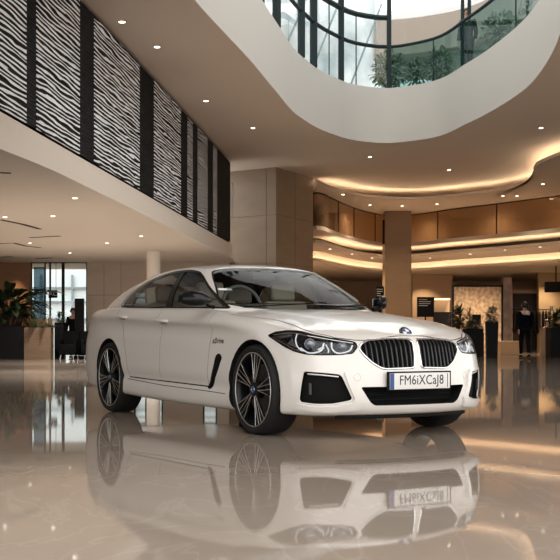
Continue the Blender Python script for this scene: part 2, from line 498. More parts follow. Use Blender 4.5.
def car_body_mesh():
    T = np.linspace(0, 22, NC)
    cx = cr1(np.arange(23), np.array(CARX), T)
    dt = np.gradient(cx, axis=0); dt /= np.linalg.norm(dt, axis=1)[:, None]
    nrm = np.stack([dt[:, 1], -dt[:, 0]], 1)
    # at the ends force the normal along x
    nrm *= np.sign((nrm * (cx - np.array([-1.6, 0]))).sum(1))[:, None]
    nrm[0] = (1, 0); nrm[-1] = (-1, 0)
    st = [s[0] for s in SECT]
    Z = np.array([cr1(st, [s[1][k] for s in SECT], T) for k in range(13)]).T
    D = np.array([cr1(st, [s[2][k] for s in SECT], T) for k in range(13)]).T
    rings = np.zeros((NC, NL, 3))
    for c in range(NC):
        q = np.stack([Z[c], D[c]], 1)
        L = np.concatenate([[0], np.cumsum(np.linalg.norm(np.diff(q, axis=0), axis=1))])
        s = cr1(L, q, np.linspace(0, L[-1], NL))
        rings[c, :, 0] = cx[c, 0] - nrm[c, 0] * s[:, 1]
        rings[c, :, 1] = cx[c, 1] - nrm[c, 1] * s[:, 1]
        rings[c, :, 2] = s[:, 0]
        # rolled wheel-arch lip
        for wx, _ in WHEELS:
            r = np.hypot(rings[c, :, 0] - wx, rings[c, :, 2] - HZ)
            rings[c, :, 1] += 0.006 * np.exp(-((r - 0.395) / 0.028)**2) * (cx[c, 1] > 0.8)
    rings[0, :, 1] = 0; rings[-1, :, 1] = 0
    E = rings[:, -1, :]
    o = np.argsort(E[:, 0]); ex, ey, ez = E[o, 0], E[o, 1], E[o, 2]
    def deck_z(x, y):
        ye = np.maximum(np.interp(x, ex, ey), 1e-4); ze = np.interp(x, ex, ez)
        zc = deck_center(x)
        w = np.clip(np.abs(y) / ye, 0, 1)
        h = ze + (zc - ze) * (1 - w**2.6)
        # the raised centre of the bonnet with its two crease lines
        yr = np.interp(x, [-.8, .70], [.60, .30])
        s = np.clip((yr + .03 - np.abs(y)) / .06, 0, 1); s = s * s * (3 - 2 * s)
        fade = np.clip((x + 1.0) / .3, 0, 1) * np.clip((.66 - x) / .25, 0, 1)
        return h + .009 * s * fade
    V = []; F = []
    idx = {}
    for c in range(NC):
        for l in range(NL): idx[c, l] = len(V); V.append(tuple(rings[c, l]))
    for c in range(NC - 1):
        for l in range(NL - 1):
            F.append((idx[c, l], idx[c + 1, l], idx[c + 1, l + 1], idx[c, l + 1]))
    # top deck
    xc = np.where(T <= 9, E[0, 0] + (0 - E[0, 0]) * T / 9, E[:, 0])
    k155 = np.argmin(abs(T - 15.5)); x155 = E[k155, 0]
    m = T > 15.5; xc[m] = x155 + (E[-1, 0] - x155) * (T[m] - T[k155]) / (22 - T[k155])
    for c in range(NC):
        prev = idx[c, NL - 1]; di = [prev]
        for r in range(1, NR + 1):
            u = r / NR
            x = E[c, 0] + (xc[c] - E[c, 0]) * (u if 0 < c < NC - 1 else 0); y = E[c, 1] * (1 - u)
            di.append(len(V)); V.append((float(x), float(y), float(deck_z(x, y))))
        idx[c, 'd'] = di
    for c in range(NC - 1):
        a, b = idx[c, 'd'], idx[c + 1, 'd']
        for r in range(NR): F.append((a[r], b[r], b[r + 1], a[r + 1]))
    # floor pan
    for c in range(NC):
        idx[c, 'b'] = [idx[c, 0]]
        for r in (0.5, 1.0):
            idx[c, 'b'].append(len(V))
            V.append((float(rings[c, 0, 0]), float(rings[c, 0, 1] * (1 - r)), float(rings[c, 0, 2])))
    for c in range(NC - 1):
        a, b = idx[c, 'b'], idx[c + 1, 'b']
        for r in range(2): F.append((a[r], a[r + 1], b[r + 1], b[r]))
    n = len(V)
    V2 = V + [(x, -y, z) for x, y, z in V]; F2 = F + [tuple(i + n for i in f[::-1]) for f in F]
    me = bpy.data.meshes.new('bodywork'); me.from_pydata(V2, [], F2)
    bm = bmesh.new(); bm.from_mesh(me)
    bmesh.ops.remove_doubles(bm, verts=bm.verts[:], dist=2e-5)
    bmesh.ops.dissolve_degenerate(bm, edges=bm.edges[:], dist=1e-6)
    bmesh.ops.recalc_face_normals(bm, faces=bm.faces[:])
    bad = [e for e in bm.edges if len(e.link_faces) != 2]
    if bad: print('body: non manifold edges', len(bad))
    bm.to_mesh(me); bm.free(); me.update()
    if me.vertices and sum(p.normal.z * p.area for p in me.polygons if p.center.z > 0.9) < 0: me.flip_normals()
    return me

# greenhouse: base ring on the belt line and roof ring, same columns
GB = [(-.42, 0, .93), (-.48, .30, .935), (-.60, .56, .95), (-.81, .738, .968), (-.95, .802, .975), (-1.3, .835, .985), (-1.8, .845, .995), (-2.3, .838, 1.005), (-2.75, .818, 1.015),
      (-3.15, .785, 1.02), (-3.60, .70, 1.035), (-3.82, .50, 1.055), (-3.88, .25, 1.065), (-3.90, 0, 1.068)]
GT = [(-1.50, 0, 1.385), (-1.50, .25, 1.380), (-1.50, .44, 1.366), (-1.50, .545, 1.345), (-1.56, .585, 1.350), (-1.75, .602, 1.370), (-2.05, .606, 1.374), (-2.35, .598, 1.360), (-2.62, .592, 1.334),
      (-2.82, .580, 1.308), (-2.97, .552, 1.288), (-3.03, .42, 1.300), (-3.05, .22, 1.308), (-3.05, 0, 1.310)]
BULGE = [.035, .035, .03, .022, .022, .030, .034, .034, .034, .036, .036, .03, .03, .03]

def greenhouse_mesh(inset=0.0, zlow=-0.05):
    K = len(GB); T = np.linspace(0, K - 1, 150); n = len(T)
    B = cr1(np.arange(K), np.array(GB), T); R = cr1(np.arange(K), np.array(GT), T); W = cr1(np.arange(K), np.array(BULGE), T)
    d = np.gradient(B[:, :2], axis=0); d /= np.linalg.norm(d, axis=1)[:, None]
    nr = np.stack([d[:, 1], -d[:, 0]], 1); nr *= np.sign((nr * (B[:, :2] - np.array([-2, 0]))).sum(1))[:, None]
    nr[0] = (1, 0); nr[-1] = (-1, 0)
    NV = 26; rings = np.zeros((n, NV, 3))
    for j in range(NV):
        v = j / (NV - 1)
        P = B * (1 - v) + R * v
        bl = W * 4 * v * (1 - v) * (1 - .25 * v)
        up = R - B; up = up / np.linalg.norm(up, axis=1)[:, None]
        out = np.stack([nr[:, 0] * up[:, 2], nr[:, 1] * up[:, 2], np.linalg.norm(up[:, :2], axis=1)], 1)
        rings[:, j] = P + out * bl[:, None]
    # turn the last rows over into the roof smoothly
    o = np.argsort(R[:, 0]); ex, ey, ez = R[o, 0], R[o, 1], R[o, 2]
    def zc(x): return cr1([-3.05, -2.75, -2.4, -2.1, -1.8, -1.5], [1.310, 1.372, 1.412, 1.424, 1.417, 1.385], x)
    V = []; F = []; idx = {}
    rings[0, :, 1] = 0; rings[-1, :, 1] = 0
    for c in range(n):
        low = rings[c, 0] + np.array([0, 0, zlow])
        idx[c] = [len(V)]; V.append(tuple(low))
        for j in range(NV): idx[c].append(len(V)); V.append(tuple(rings[c, j]))
        xcen = -1.50 + (-3.05 + 1.50) * c / (n - 1)
        NRR = 16
        for r in range(1, NRR + 1):
            u = r / NRR; x = R[c, 0] + (xcen - R[c, 0]) * u; y = R[c, 1] * (1 - u)
            w = 1 - u
            ze = R[c, 2]
            z = ze + (float(zc(xcen)) - ze) * (1 - w**2.0)
            idx[c].append(len(V)); V.append((float(x), float(y), float(z)))
    for c in range(n - 1):
        a, b = idx[c], idx[c + 1]
        for j in range(len(a) - 1): F.append((a[j], b[j], b[j + 1], a[j + 1]))
    for c in range(n):
        k = len(V); x, y, z = V[idx[c][0]]; V.append((x, 0.0, z)); idx[c, 'b'] = k
    for c in range(n - 1): F.append((idx[c][0], idx[c, 'b'], idx[c + 1, 'b'], idx[c + 1][0]))
    m = len(V)
    me = bpy.data.meshes.new('greenhouse'); me.from_pydata(V + [(x, -y, z) for x, y, z in V], [], F + [tuple(i + m for i in f[::-1]) for f in F])
    bm = bmesh.new(); bm.from_mesh(me)
    bmesh.ops.remove_doubles(bm, verts=bm.verts[:], dist=2e-5)
    bmesh.ops.dissolve_degenerate(bm, edges=bm.edges[:], dist=1e-6)
    bmesh.ops.recalc_face_normals(bm, faces=bm.faces[:])
    bad = [e for e in bm.edges if len(e.link_faces) != 2]
    if bad: print('greenhouse: non manifold edges', len(bad))
    bm.to_mesh(me); bm.free(); me.update()
    if sum(p.normal.z * p.area for p in me.polygons if p.center.z > 1.2) < 0: me.flip_normals()
    if inset:
        no = [v.normal.copy() for v in me.vertices]
        for v, q in zip(me.vertices, no): v.co -= q * inset
        zmin = min(v.co.z for v in me.vertices)
        for v in me.vertices:
            if v.co.z < 0.98 and abs(v.normal.z) > 0.5 and v.normal.z < 0: v.co.z = 0.80
        me.update()
    return me

O_KID = [(.032, .520), (.022, .62), (.022, .715), (.045, .732), (.20, .735), (.37, .722), (.43, .695), (.452, .665), (.430, .625), (.37, .560), (.31, .523), (.27, .513)]
O_INT = [(-.47, .385), (.47, .385), (.40, .275), (.36, .248), (-.36, .248), (-.40, .275)]
O_DLO = [(-.80, .985), (-1.3, .998), (-2.0, 1.012), (-2.70, 1.030), (-2.93, 1.040), (-2.985, 1.065), (-2.93, 1.125), (-2.80, 1.205), (-2.62, 1.272), (-2.32, 1.325), (-1.96, 1.347), (-1.70, 1.342), (-1.55, 1.320), (-1.42, 1.272)]
O_WS = [(-.735, 1.03), (-.60, .985), (-.3, .96), (0, .955), (.3, .96), (.60, .985), (.735, 1.03), (.685, 1.12), (.60, 1.26), (.545, 1.325), (.44, 1.348), (.25, 1.362), (0, 1.367), (-.25, 1.362), (-.44, 1.348), (-.545, 1.325), (-.60, 1.26), (-.685, 1.12)]
O_RW = [(-.55, 1.10), (0, 1.092), (.55, 1.10), (.50, 1.20), (.45, 1.262), (.3, 1.280), (0, 1.288), (-.3, 1.280), (-.45, 1.262), (-.50, 1.20)]
O_LAMP = [(.599, .757), (.535, .783), (.441, .793), (.346, .788), (.251, .764), (.117, .738), (-.006, .719), (-.066, .706), (-.082, .673), (-.050, .628), (.041, .619), (.185, .616), (.289, .622), (.374, .641), (.462, .679), (.538, .723)]
O_FOG = [(.305, .494), (.280, .500), (.169, .492), (.045, .480), (.022, .464), (-.012, .393), (-.052, .305), (-.038, .286), (.096, .260), (.213, .258), (.325, .270), (.338, .292), (.325, .39)]
CUTLINE = [(-.72, -.845), (-.512, -.842), (-.31, -.815), (-.117, -.774), (0, -.742), (.12, -.722), (.249, -.716), (.40, -.722), (.526, -.683), (.643, -.584), (.712, -.465), (.742, -.38), (.757, -.20), (.768, 0)]
CAR_LOC = (0.588, 9.182, 0.0); CAR_RZ = 0.5201 - PI / 2

M_SENS = mat('sensor ring', (.55, .52, .49), .4)
M_FACET = mat('silver lamp reflector', (.42, .42, .43), .3, 1.0)
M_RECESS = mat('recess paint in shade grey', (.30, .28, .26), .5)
def shrink(poly, k):
    A = np.array(poly); c = A.mean(0); return [tuple(c + (p - c) * k) for p in A]

def make_car():
    car = empty('car', CAR_LOC, CAR_RZ, 'white four-door saloon car with black double grille and black multi-spoke wheels', 'car')
    base = car_body_mesh(); S = Surf(base)
    g0 = greenhouse_mesh(); GS = Surf(g0)
    for m in (base, g0):
        m.materials.append(M_PAINT); m.materials.append(M_WELL)
    # ---- bodywork with its openings
    cuts = []
    def add2(ax, o, depth, step=.03):
        cuts.append(cutter(S, ax, o, depth, step=step)); cuts.append(cutter(S, ax, o, depth, step=step, mirror=True))
    kid = [tuple(p) for p in curve_pts(round_poly([(y, z) for y, z in O_KID], .012, 3), 70, True)]
    kid = round_poly(O_KID, .02, 4)
    kid_near = [(-y, z) for y, z in kid]
    add2(AX_FRONT, kid_near, .055)
    cuts.append(cutter(S, AX_FRONT, round_poly(O_INT, .02, 4), .10))
    lamp = round_poly(O_LAMP, .012, 3)
    fog = [tuple(p) for p in curve_pts(O_FOG, 52, True)]
    fog = round_poly(O_FOG, .03, 4)
    add2(AX_CORNER, lamp, .045)
    add2(AX_CORNER, fog, .05)
    for wx, _ in WHEELS:
        c = [(wx + .383 * math.cos(a), HZ + .383 * math.sin(a)) for a in np.linspace(0, 2 * PI, 64, endpoint=False)]
        c = [(x, max(z, 0.05)) for x, z in c]
        V, F = solid_prism(AX_SIDE, c, .60, 1.2); cuts.append((V, F)); cuts.append(([Vector((p.x, -p.y, p.z)) for p in V], F))
    cab = [(-.70, 0), (-.76, .5), (-.90, .72), (-1.4, .77), (-2.2, .77), (-2.75, .74), (-3.05, .62), (-3.2, .3), (-3.22, 0)]
    cab = cab + [(x, -y) for x, y in cab[-2:0:-1]]
    cuts.append(solid_prism(AX_TOP, cab, .60, 1.2))
    bm_ = boolean(base, cuts, 'body'); shade_from(bm_, S)
    body = link_mesh('body', bm_, None, car)
    # ---- greenhouse shell
    gcuts = []
    dlo = [tuple(p) for p in curve_pts(O_DLO[4:], 50)]
    dlo = O_DLO[:4] + dlo
    gcuts.append(solid_prism(AX_SIDE, dlo, -1.2, 1.2))
    ws = round_poly(O_WS, .03, 3); rw = round_poly(O_RW, .03, 3)
    gcuts.append(solid_prism(AX_FRONT, ws, -1.70, .3))
    gcuts.append(solid_prism(AX_FRONT, rw, -4.2, -2.70))
    gm = skin_shell(boolean(g0, gcuts, 'cabin_frame'), GS, .022)
    gm.materials.append(M_PAINT); gm.materials.append(M_MATT)
    link_mesh('cabin_frame', gm, None, car)
    # ---- glass
    panel('windscreen', GS, AX_FRONT, shrink(ws, 1.012), M_WSG, car, offset=-.008, step=.05, thick=.004)
    panel('rear_window', GS, AX_REAR, shrink(rw, 1.012), M_WIN, car, offset=-.008, step=.05, thick=.004)
    bp = lambda z: np.interp(z, [.98, 1.37], [-1.72, -1.86])
    fr = [(x, z) for x, z in dlo if x > bp(z)]; rr = [(x, z) for x, z in dlo if x <= bp(z)]
    # dlo runs from the front base corner rearwards, over the tip and forward along the roof
    k1 = [i for i, (x, z) in enumerate(dlo) if x <= bp(z)]
    first, last = k1[0], k1[-1]
    a0, a1 = (bp(1.005), 1.005), (bp(1.345), 1.345)
    front = dlo[:first] + [a0, a1] + dlo[last + 1:]
    rear = [a0] + dlo[first:last + 1] + [a1]
    for mir in (False, True):
        g = 'side windows of the white saloon'
        tag(panel('side_window', GS, AX_SIDE, front, M_WIN, car, offset=-.009, step=.05, thick=.004, mirror=mir), 'tinted front side window')
        tag(panel('side_window', GS, AX_SIDE, rear, M_WIN, car, offset=-.009, step=.05, thick=.004, mirror=mir), 'tinted rear side window')
        panel('door_pillar', GS, AX_SIDE, [(bp(1.0) + .055, 1.0), (bp(1.34) + .03, 1.342), (bp(1.34) - .035, 1.342), (bp(1.0) - .075, 1.0)], M_BLACK, car, offset=-.003, step=.04, thick=.01, mirror=mir)
        mb = MB(); seam(GS, AX_SIDE, dlo + [dlo[0]], .013, mb, offset=.0015, mirror=mir)
        seam(GS, AX_SIDE, [(-2.66, 1.03), (-2.54, 1.275)], .022, mb, offset=-.004, mirror=mir)
        mb.build('window_surround', M_BLACK, car)
    mb = MB(); seam(GS, AX_FRONT, [p for p in ws if p[1] > 1.0] + [], .010, mb, offset=.001); mb.build('windscreen_seal', M_BLACK, car)
    # ---- shut lines
    def line(surf, ax, path, w, mir=False):
        mb = MB(); seam(surf, ax, path, w, mb, mirror=mir); mb.build('shut_line', M_SEAM, car)
    FD = [(-.745, .955), (-.728, .80), (-.735, .66), (-.772, .345)]
    BL = [(-1.775, .985), (-1.752, .85), (-1.727, .67), (-1.725, .355)]
    RD = [(-2.78, 1.0), (-2.70, .90), (-2.585, .73), (-2.50, .55), (-2.455, .365)]
    BOT = [(-.772, .338), (-1.72, .352), (-2.455, .365)]
    LOW = [(-.45, .292), (-.76, .300), (-1.7, .315), (-2.5, .345)]
    for mir in (False, True):
        for l in (FD, BL, RD): line(S, AX_SIDE, l, .0045, mir)
        line(S, AX_SIDE, BOT, .010, mir)
        line(S, AX_SIDE, LOW, .006, mir)
        line(S, AX_TOP, CUTLINE[1:], .0075, mir)
    line(S, AX_TOP, [(-3.70, -.60), (-4.0, -.52), (-4.07, -.3), (-4.09, 0), (-4.07, .3), (-4.0, .52), (-3.70, .60)], .006)
    # ---- bonnet and doors
    L = CUTLINE[1:]
    hood = [(x - .006, y + .006) for x, y in L[:-1]] + [(L[-1][0] - .006, 0)] + [(x - .006, -y - .006) for x, y in L[:-1]][::-1] + [(-.62, .60), (-.50, .3), (-.47, 0), (-.50, -.3), (-.62, -.60)]
    panel('bonnet', S, AX_TOP, hood, M_PAINT, car, offset=.0012, step=.035, thick=.004)
    def door(front_, rear_, hz, hx, mir, lab):
        top = [(x, z) for x, z in [(front_[0][0] - .012, front_[0][1]), (rear_[0][0] + .012, rear_[0][1] - .002)]]
        o = [(x - .004, z) for x, z in front_] + [(x + .004, z + .006) for x, z in rear_[::-1]]
        d = panel('door', S, AX_SIDE, o, M_PAINT, car, offset=.0012, step=.035, thick=.004, mirror=mir)
        tag(d, lab)
        h = MB(); sgn = 1 if mir else -1
        x0, x1 = hx - .115, hx + .115
        pts = [(x0, sgn * .925, hz + .006), (x0 + .03, sgn * .952, hz + .006), (hx, sgn * .960, hz), (x1 - .03, sgn * .952, hz - .004), (x1, sgn * .925, hz - .006)]
        h.tube([tuple(p) for p in curve_pts(pts, 20)], [.010] + [.014] * 18 + [.010], n=10, flat=1.0)
        h.build('door_handle', M_PAINT, d)
        rc = panel('handle_recess', S, AX_SIDE, round_poly([(x0 + .05, hz - .032), (x1 - .05, hz - .032), (x1 - .04, hz - .010), (x0 + .04, hz - .008)], .02, 4), M_RECESS, d, offset=.0022, step=.03, thick=.002, mirror=mir)
    for mir in (False, True):
        door(FD, BL, .888, -1.655, mir, 'front door')
        door([(BL[i][0] - .004, BL[i][1]) for i in range(4)], RD, .935, -2.60, mir, 'rear door')
    # ---- kidney grilles
    for s in (-1, 1):
        fl = [(s * y, z) for y, z in kid]
        back = panel('kidney_grille', S, AX_FRONT, shrink(fl, 1.0), M_BLACK, car, along=-.050, step=.03, thick=0)
        ring = [project(S, AX_FRONT, p) for p in resample(fl, .012)]
        f = MB(); f.tube([l + n * .001 for l, n in ring], .0080, n=8, closed=True); f.build('grille_frame', M_CHROME, back)
        b = MB()
        ys = np.linspace(.045, .435, 11)
        A = fl
        for y in ys:
            zz = []
            for z in np.linspace(.50, .75, 120):
                if inside(A, (s * y, z)): zz.append(z)
            if len(zz) < 6: continue
            z0, z1 = zz[0], zz[-1]
            l0 = [project(S, AX_FRONT, (s * y, z))[0] for z in np.linspace(z0, z1, 9)]
            for i in range(8):
                p, q = l0[i], l0[i + 1]
                w = .0055
                vs = []
                for r_ in (p, q):
                    vs += [(r_.x - .006, r_.y - w, r_.z), (r_.x - .006, r_.y + w, r_.z), (r_.x - .045, r_.y + w, r_.z), (r_.x - .045, r_.y - w, r_.z)]
                b.add(vs, [(0, 1, 5, 4), (1, 2, 6, 5), (2, 3, 7, 6), (3, 0, 4, 7), (0, 3, 2, 1), (4, 5, 6, 7)])
        b.build('grille_bars', M_SATIN if False else mat('grille bar black', (.018, .018, .019), .3, 0.0, .4), back)
    # ---- lower air intake
    it = round_poly(O_INT, .02, 4)
    inn = panel('lower_air_intake', S, AX_FRONT, it, M_MATT, car, along=-.098, step=.05, thick=0)
    b = MB()
    for z in (.285, .32, .355):
        b.tube([project(S, AX_FRONT, (y, z))[0] - Vector((.07, 0, 0)) for y in np.linspace(-.37, .37, 21)], .006, n=6)
    b.build('intake_slats', M_MATT, inn)
    # ---- side intakes and headlamps
    for mir in (False, True):
        mx = lambda p: Vector((p.x, -p.y, p.z)) if mir else Vector(p)
        fi = panel('side_air_intake', S, AX_CORNER, fog, M_MATT, car, along=-.048, step=.04, thick=0, mirror=mir)
        t = MB(); t.tube([mx(project(S, AX_CORNER, p)[0] - AX_CORNER[2] * .018) for p in resample([(.275, .478), (.16, .470), (.05, .458)], .02, False)], .0062, n=8)
        t.build('intake_trim', M_CUT, fi)
        t = MB(); t.tube([mx(project(S, AX_CORNER, p)[0] - AX_CORNER[2] * .015) for p in resample([(.255, .33), (.256, .41)], .02, False)], .011, n=6)
        t.build('parking_sensor', mat('grey sensor', (.05, .05, .05), .5), fi)
        ring = [mx(project(S, AX_CORNER, p)[0] + project(S, AX_CORNER, p)[1] * .0005) for p in resample(fog, .015)]
        t = MB(); t.tube(ring, .005, n=6, closed=True); t.build('intake_edge', M_PAINT, fi)
        panel('bumper_fin', S, AX_CORNER, [(.352, .262), (.345, .228), (.22, .212), (.10, .207), (-.10, .226), (-.122, .290), (-.085, .365), (-.048, .450), (-.006, .498), (.010, .488), (-.026, .393), (-.066, .303), (-.052, .272), (.09, .247), (.22, .245)], M_PAINT, car, offset=.020, step=.025, thick=.023, mirror=mir)
        hl = panel('headlamp', S, AX_CORNER, lamp, M_BLACK, car, along=-.043, step=.03, thick=0, mirror=mir)
        def guide(pts, r, dep=.018, m=M_LIGHT, name='daytime_light', n=8):
            q = curve_pts(pts, 26)
            t = MB(); t.tube([mx(project(S, AX_CORNER, p)[0] - AX_CORNER[2] * dep) for p in q], r, n=n)
            return t.build(name, m, hl)
        guide([(.365, .765), (.372, .72), (.355, .675), (.325, .650), (.29, .640)], .0052)
        guide([(.330, .665), (.285, .634), (.22, .632), (.175, .650), (.160, .70)], .0062)
        guide([(.105, .705), (.100, .660), (.075, .634), (.01, .632), (-.03, .650), (-.045, .685)], .0062)
        guide([(.145, .690), (.125, .64), (.128, .63)], .0045)
        guide([(.575, .757), (.50, .770), (.40, .775), (.30, .758), (.12, .727), (-.05, .700)], .004, .012, M_CHROME, 'lamp_trim')
        guide([(.56, .745), (.46, .695), (.38, .655), (.29, .634)], .004, .012, M_CHROME, 'lamp_trim')
        for q in ([(.555, .752), (.42, .770), (.40, .755), (.50, .735)], [(.40, .735), (.385, .70), (.345, .66), (.44, .695)], [(.235, .752), (.13, .728), (.14, .715), (.235, .735)], [(.105, .722), (-.03, .702), (-.03, .69), (.10, .71)], [(.21, .655), (.165, .68), (.155, .66), (.19, .645)]):
            panel('reflector_facet', S, AX_CORNER, q, M_FACET, hl, along=-.034, step=.02, thick=0, mirror=mir)
        for (a, z, r) in ((.265, .695, .036), (.03, .675, .030)):
            c = project(S, AX_CORNER, (a, z))[0] - AX_CORNER[2] * .030
            t = MB(); rings = []
            ax3 = (AX_CORNER[2].x, AX_CORNER[2].y, 0)
            prof = [(0, .016), (r * .5, .013), (r * .8, .006), (r, -.004), (r * 1.08, -.004), (r * 1.1, -.012)]
            t.lathe(prof, n=24, axis='X')
            M = Matrix.Rotation(math.atan2(-.6, .8), 4, 'Z')
            t.v = [tuple(mx(c + M @ Vector(p))) for p in t.v]
            t.build('projector_lens', M_LED, hl)
        panel('lamp_cover', S, AX_CORNER, lamp, M_LENS, hl, offset=.0008, step=.03, thick=.003, mirror=mir)
        ring = [mx(project(S, AX_CORNER, p)[0] + project(S, AX_CORNER, p)[1] * .0002) for p in resample(lamp, .012)]
        t = MB(); t.tube(ring, .0045, n=6, closed=True); t.build('lamp_seal', M_SEAM, hl)
        # side vent behind the front wheel
        vent = [(-.505, .575), (-.525, .602), (-.56, .612), (-.600, .597), (-.645, .51), (-.70, .41), (-.775, .326), (-.735, .318), (-.66, .375), (-.58, .46), (-.525, .545)]
        v = panel('side_vent', S, AX_SIDE, [tuple(p) for p in curve_pts(vent, 40, True)], M_MATT, car, offset=.004, step=.03, thick=.006, mirror=mir)
        t = MB(); t.tube([mx(project(S, AX_SIDE, p)[0] + project(S, AX_SIDE, p)[1] * .006) for p in resample([(-.54, .585), (-.60, .48), (-.70, .365), (-.745, .335)], .03, False)], .004, n=6)
        t.build('vent_blade', M_MATT, v)
        # badge lettering on the wing
        tm = text_mesh('xDrive', .060, .0, 1.22, .0022)
        fl = []
        for w in tm.vertices:
            p = (-.585 - (w.co.x if not mir else w.co.x) * (1 if not mir else 1), .712 + w.co.y)
            if not mir: p = (-.585 + w.co.x, .712 + w.co.y)
            l, n = project(S, AX_SIDE, p); q = l + n * .002
            fl.append((q.x, -q.y, q.z) if mir else tuple(q))
        for w, q in zip(tm.vertices, fl): w.co = q
        link_mesh('wing_lettering', tm, M_LET, car)
        # door mirror
        s = 1 if mir else -1
        m = MB()
        fo = -.16 if mir else 0.0     # the far mirror is turned in a little
        P = [(-.74, .90, 1.045), (-.76, .955, 1.052), (-.795, 1.03, 1.058), (-.84, 1.10, 1.060), (-.865, 1.135, 1.058)]
        P = [(x + fo * (1 + 2 * (y - .90)), s * (.90 + (y - .90) * (.55 if mir else 1)), z) for x, y, z in P]
        n = 16; rr = [(.02, .015), (.064, .050), (.084, .064), (.078, .060), (.03, .03)]
        vs = []; Q = curve_pts(P, 14); RA = cr1(np.arange(5), np.array(rr), np.linspace(0, 4, 14))
        for i in range(14):
            for k in range(n):
                a = 2 * PI * k / n
                cx_ = math.copysign(abs(math.cos(a))**.75, math.cos(a)); sz = math.copysign(abs(math.sin(a))**.75, math.sin(a))
                vs.append((Q[i][0] + RA[i][0] * cx_ * (1 if math.cos(a) > 0 else .55), Q[i][1], Q[i][2] + RA[i][1] * sz))
        fs = [(i * n + k, i * n + (k + 1) % n, (i + 1) * n + (k + 1) % n, (i + 1) * n + k) for i in range(13) for k in range(n)] + [list(range(n)), list(range(13 * n, 14 * n))]
        m.add(vs, fs, 0, True)
        dm = m.build('door_mirror', M_BLACK, car)
        t = MB(); t.tube([(-.80 + fo, s * .85, .99), (-.80 + fo, s * .90, 1.0), (-.79 + fo, s * .93, 1.025)], [.028, .022, .02], n=10, flat=.6); t.build('mirror_stalk', M_MATT, dm)
        t = MB(); t.box((-.8905 + fo * 1.3, s * (1.045 if not mir else .98), 1.058), (.006, .13 if not mir else .08, .075), bev=.002); t.build('mirror_glass', M_CHROME, dm)
        # tail lamp
        AXR = (Vector((-.6, .8, 0)), Vector((0, 0, 1)), Vector((-.8, -.6, 0)))
        AXR = (Vector((.6, -.8, 0)), Vector((0, 0, 1)), Vector((-.8, -.6, 0)))
        panel('tail_lamp', S, AXR, round_poly([(-2.10, .80), (-1.62, .84), (-1.60, .90), (-1.78, .93), (-2.12, .92)], .03, 4), M_RED, car, offset=.003, step=.03, thick=.006, mirror=mir)
    # ---- front lip, plate, badge
    m = MB(); pts = []
    for y in np.linspace(-.60, .60, 41):
        h = project(S, AX_FRONT, (y, .20))[0]; pts.append((h.x - .050, h.y, .164))
    m.tube(pts, [.006] + [.013] * 39 + [.006], n=8, flat=1.2); m.build('front_splitter', M_MATT, car)
    zp0, zp1 = .362, .486
    xp = project(S, AX_FRONT, (0, .42))[0].x + .016
    pb = MB(); pb.box((xp - .010, 0, (zp0 + zp1) / 2), (.020, .575, zp1 - zp0 + .016), bev=.005)
    fr_ = pb.build('plate_holder', M_MATT, car)
    t = MB(); t.box((xp + .002, .0, (zp0 + zp1) / 2), (.004, .545, zp1 - zp0 - .006), bev=.0015); pl = t.build('number_plate', M_PLATE, fr_)
    t = MB(); t.box((xp + .0034, -.2535, (zp0 + zp1) / 2), (.003, .036, zp1 - zp0 - .008)); t.build('plate_band', M_PBLUE, fr_)
    t = MB(); t.box((xp + .0034, .2500, (zp0 + zp1) / 2), (.003, .006, zp1 - zp0 - .02)); t.build('plate_edge_mark', M_LET, fr_)
    tm = text_mesh('FM6iXCaJ8', .100, .0008, 1.04, 0.0)
    for w in tm.vertices: x, y, z = w.co; w.co = (xp + .0052 + z, x * .86 + .012, .428 + y)
    link_mesh('plate_lettering', tm, M_LET, fr_)
    l, n = project(S, AX_TOP, (.706, 0)); n = (n * .65 + Vector((.75, 0, .25))).normalized(); R = n.to_track_quat('Z', 'Y').to_matrix().to_4x4()
    def disc(r, h, m, a0=0, a1=2 * PI, nm='hood_badge', par=None, z0=0.0):
        k = 32; vs = [(0, 0, h)] + [(r * math.cos(a0 + (a1 - a0) * i / k), r * math.sin(a0 + (a1 - a0) * i / k), h) for i in range(k + 1)] + [(r * 1.05 * math.cos(a0 + (a1 - a0) * i / k), r * 1.05 * math.sin(a0 + (a1 - a0) * i / k), z0) for i in range(k + 1)]
        fs = [(0, 1 + i, 2 + i) for i in range(k)] + [(1 + i, k + 2 + i, k + 3 + i, 2 + i) for i in range(k)]
        b = MB(); b.add([l + R @ Vector(v) for v in vs], fs, 0, False); return b.build(nm, m, par or car)
    bd = disc(.050, .012, M_LET)
    t = MB(); t.tube([l + R @ Vector((.0485 * math.cos(a), .0485 * math.sin(a), .0125)) for a in np.linspace(0, 2 * PI, 40, endpoint=False)], .0018, n=6, closed=True); t.build('badge_rim', M_CHROME, bd)
    t = MB(); t.tube([l + R @ Vector((.0320 * math.cos(a), .0320 * math.sin(a), .0125)) for a in np.linspace(0, 2 * PI, 40, endpoint=False)], .0013, n=6, closed=True); t.build('badge_rim', M_CHROME, bd)
    for q in range(4):
        disc(.0315, .0128, M_BBLUE if q % 2 else M_BWHITE, q * PI / 2, (q + 1) * PI / 2, 'badge_quadrant', bd, .012)
    # parking sensor ring on the bumper
    for s in (-1, 1):
        t = MB()
        l2, n2 = project(S, AX_FRONT, (s * .49, .455)); R2 = n2.to_track_quat('Z', 'Y').to_matrix().to_4x4()
        t.tube([l2 + n2 * .0006 + R2 @ Vector((.026 * math.cos(a), .026 * math.sin(a), 0)) for a in np.linspace(0, 2 * PI, 28, endpoint=False)], .0018, n=5, closed=True)
        t.build('bumper_sensor', M_SENS, car)
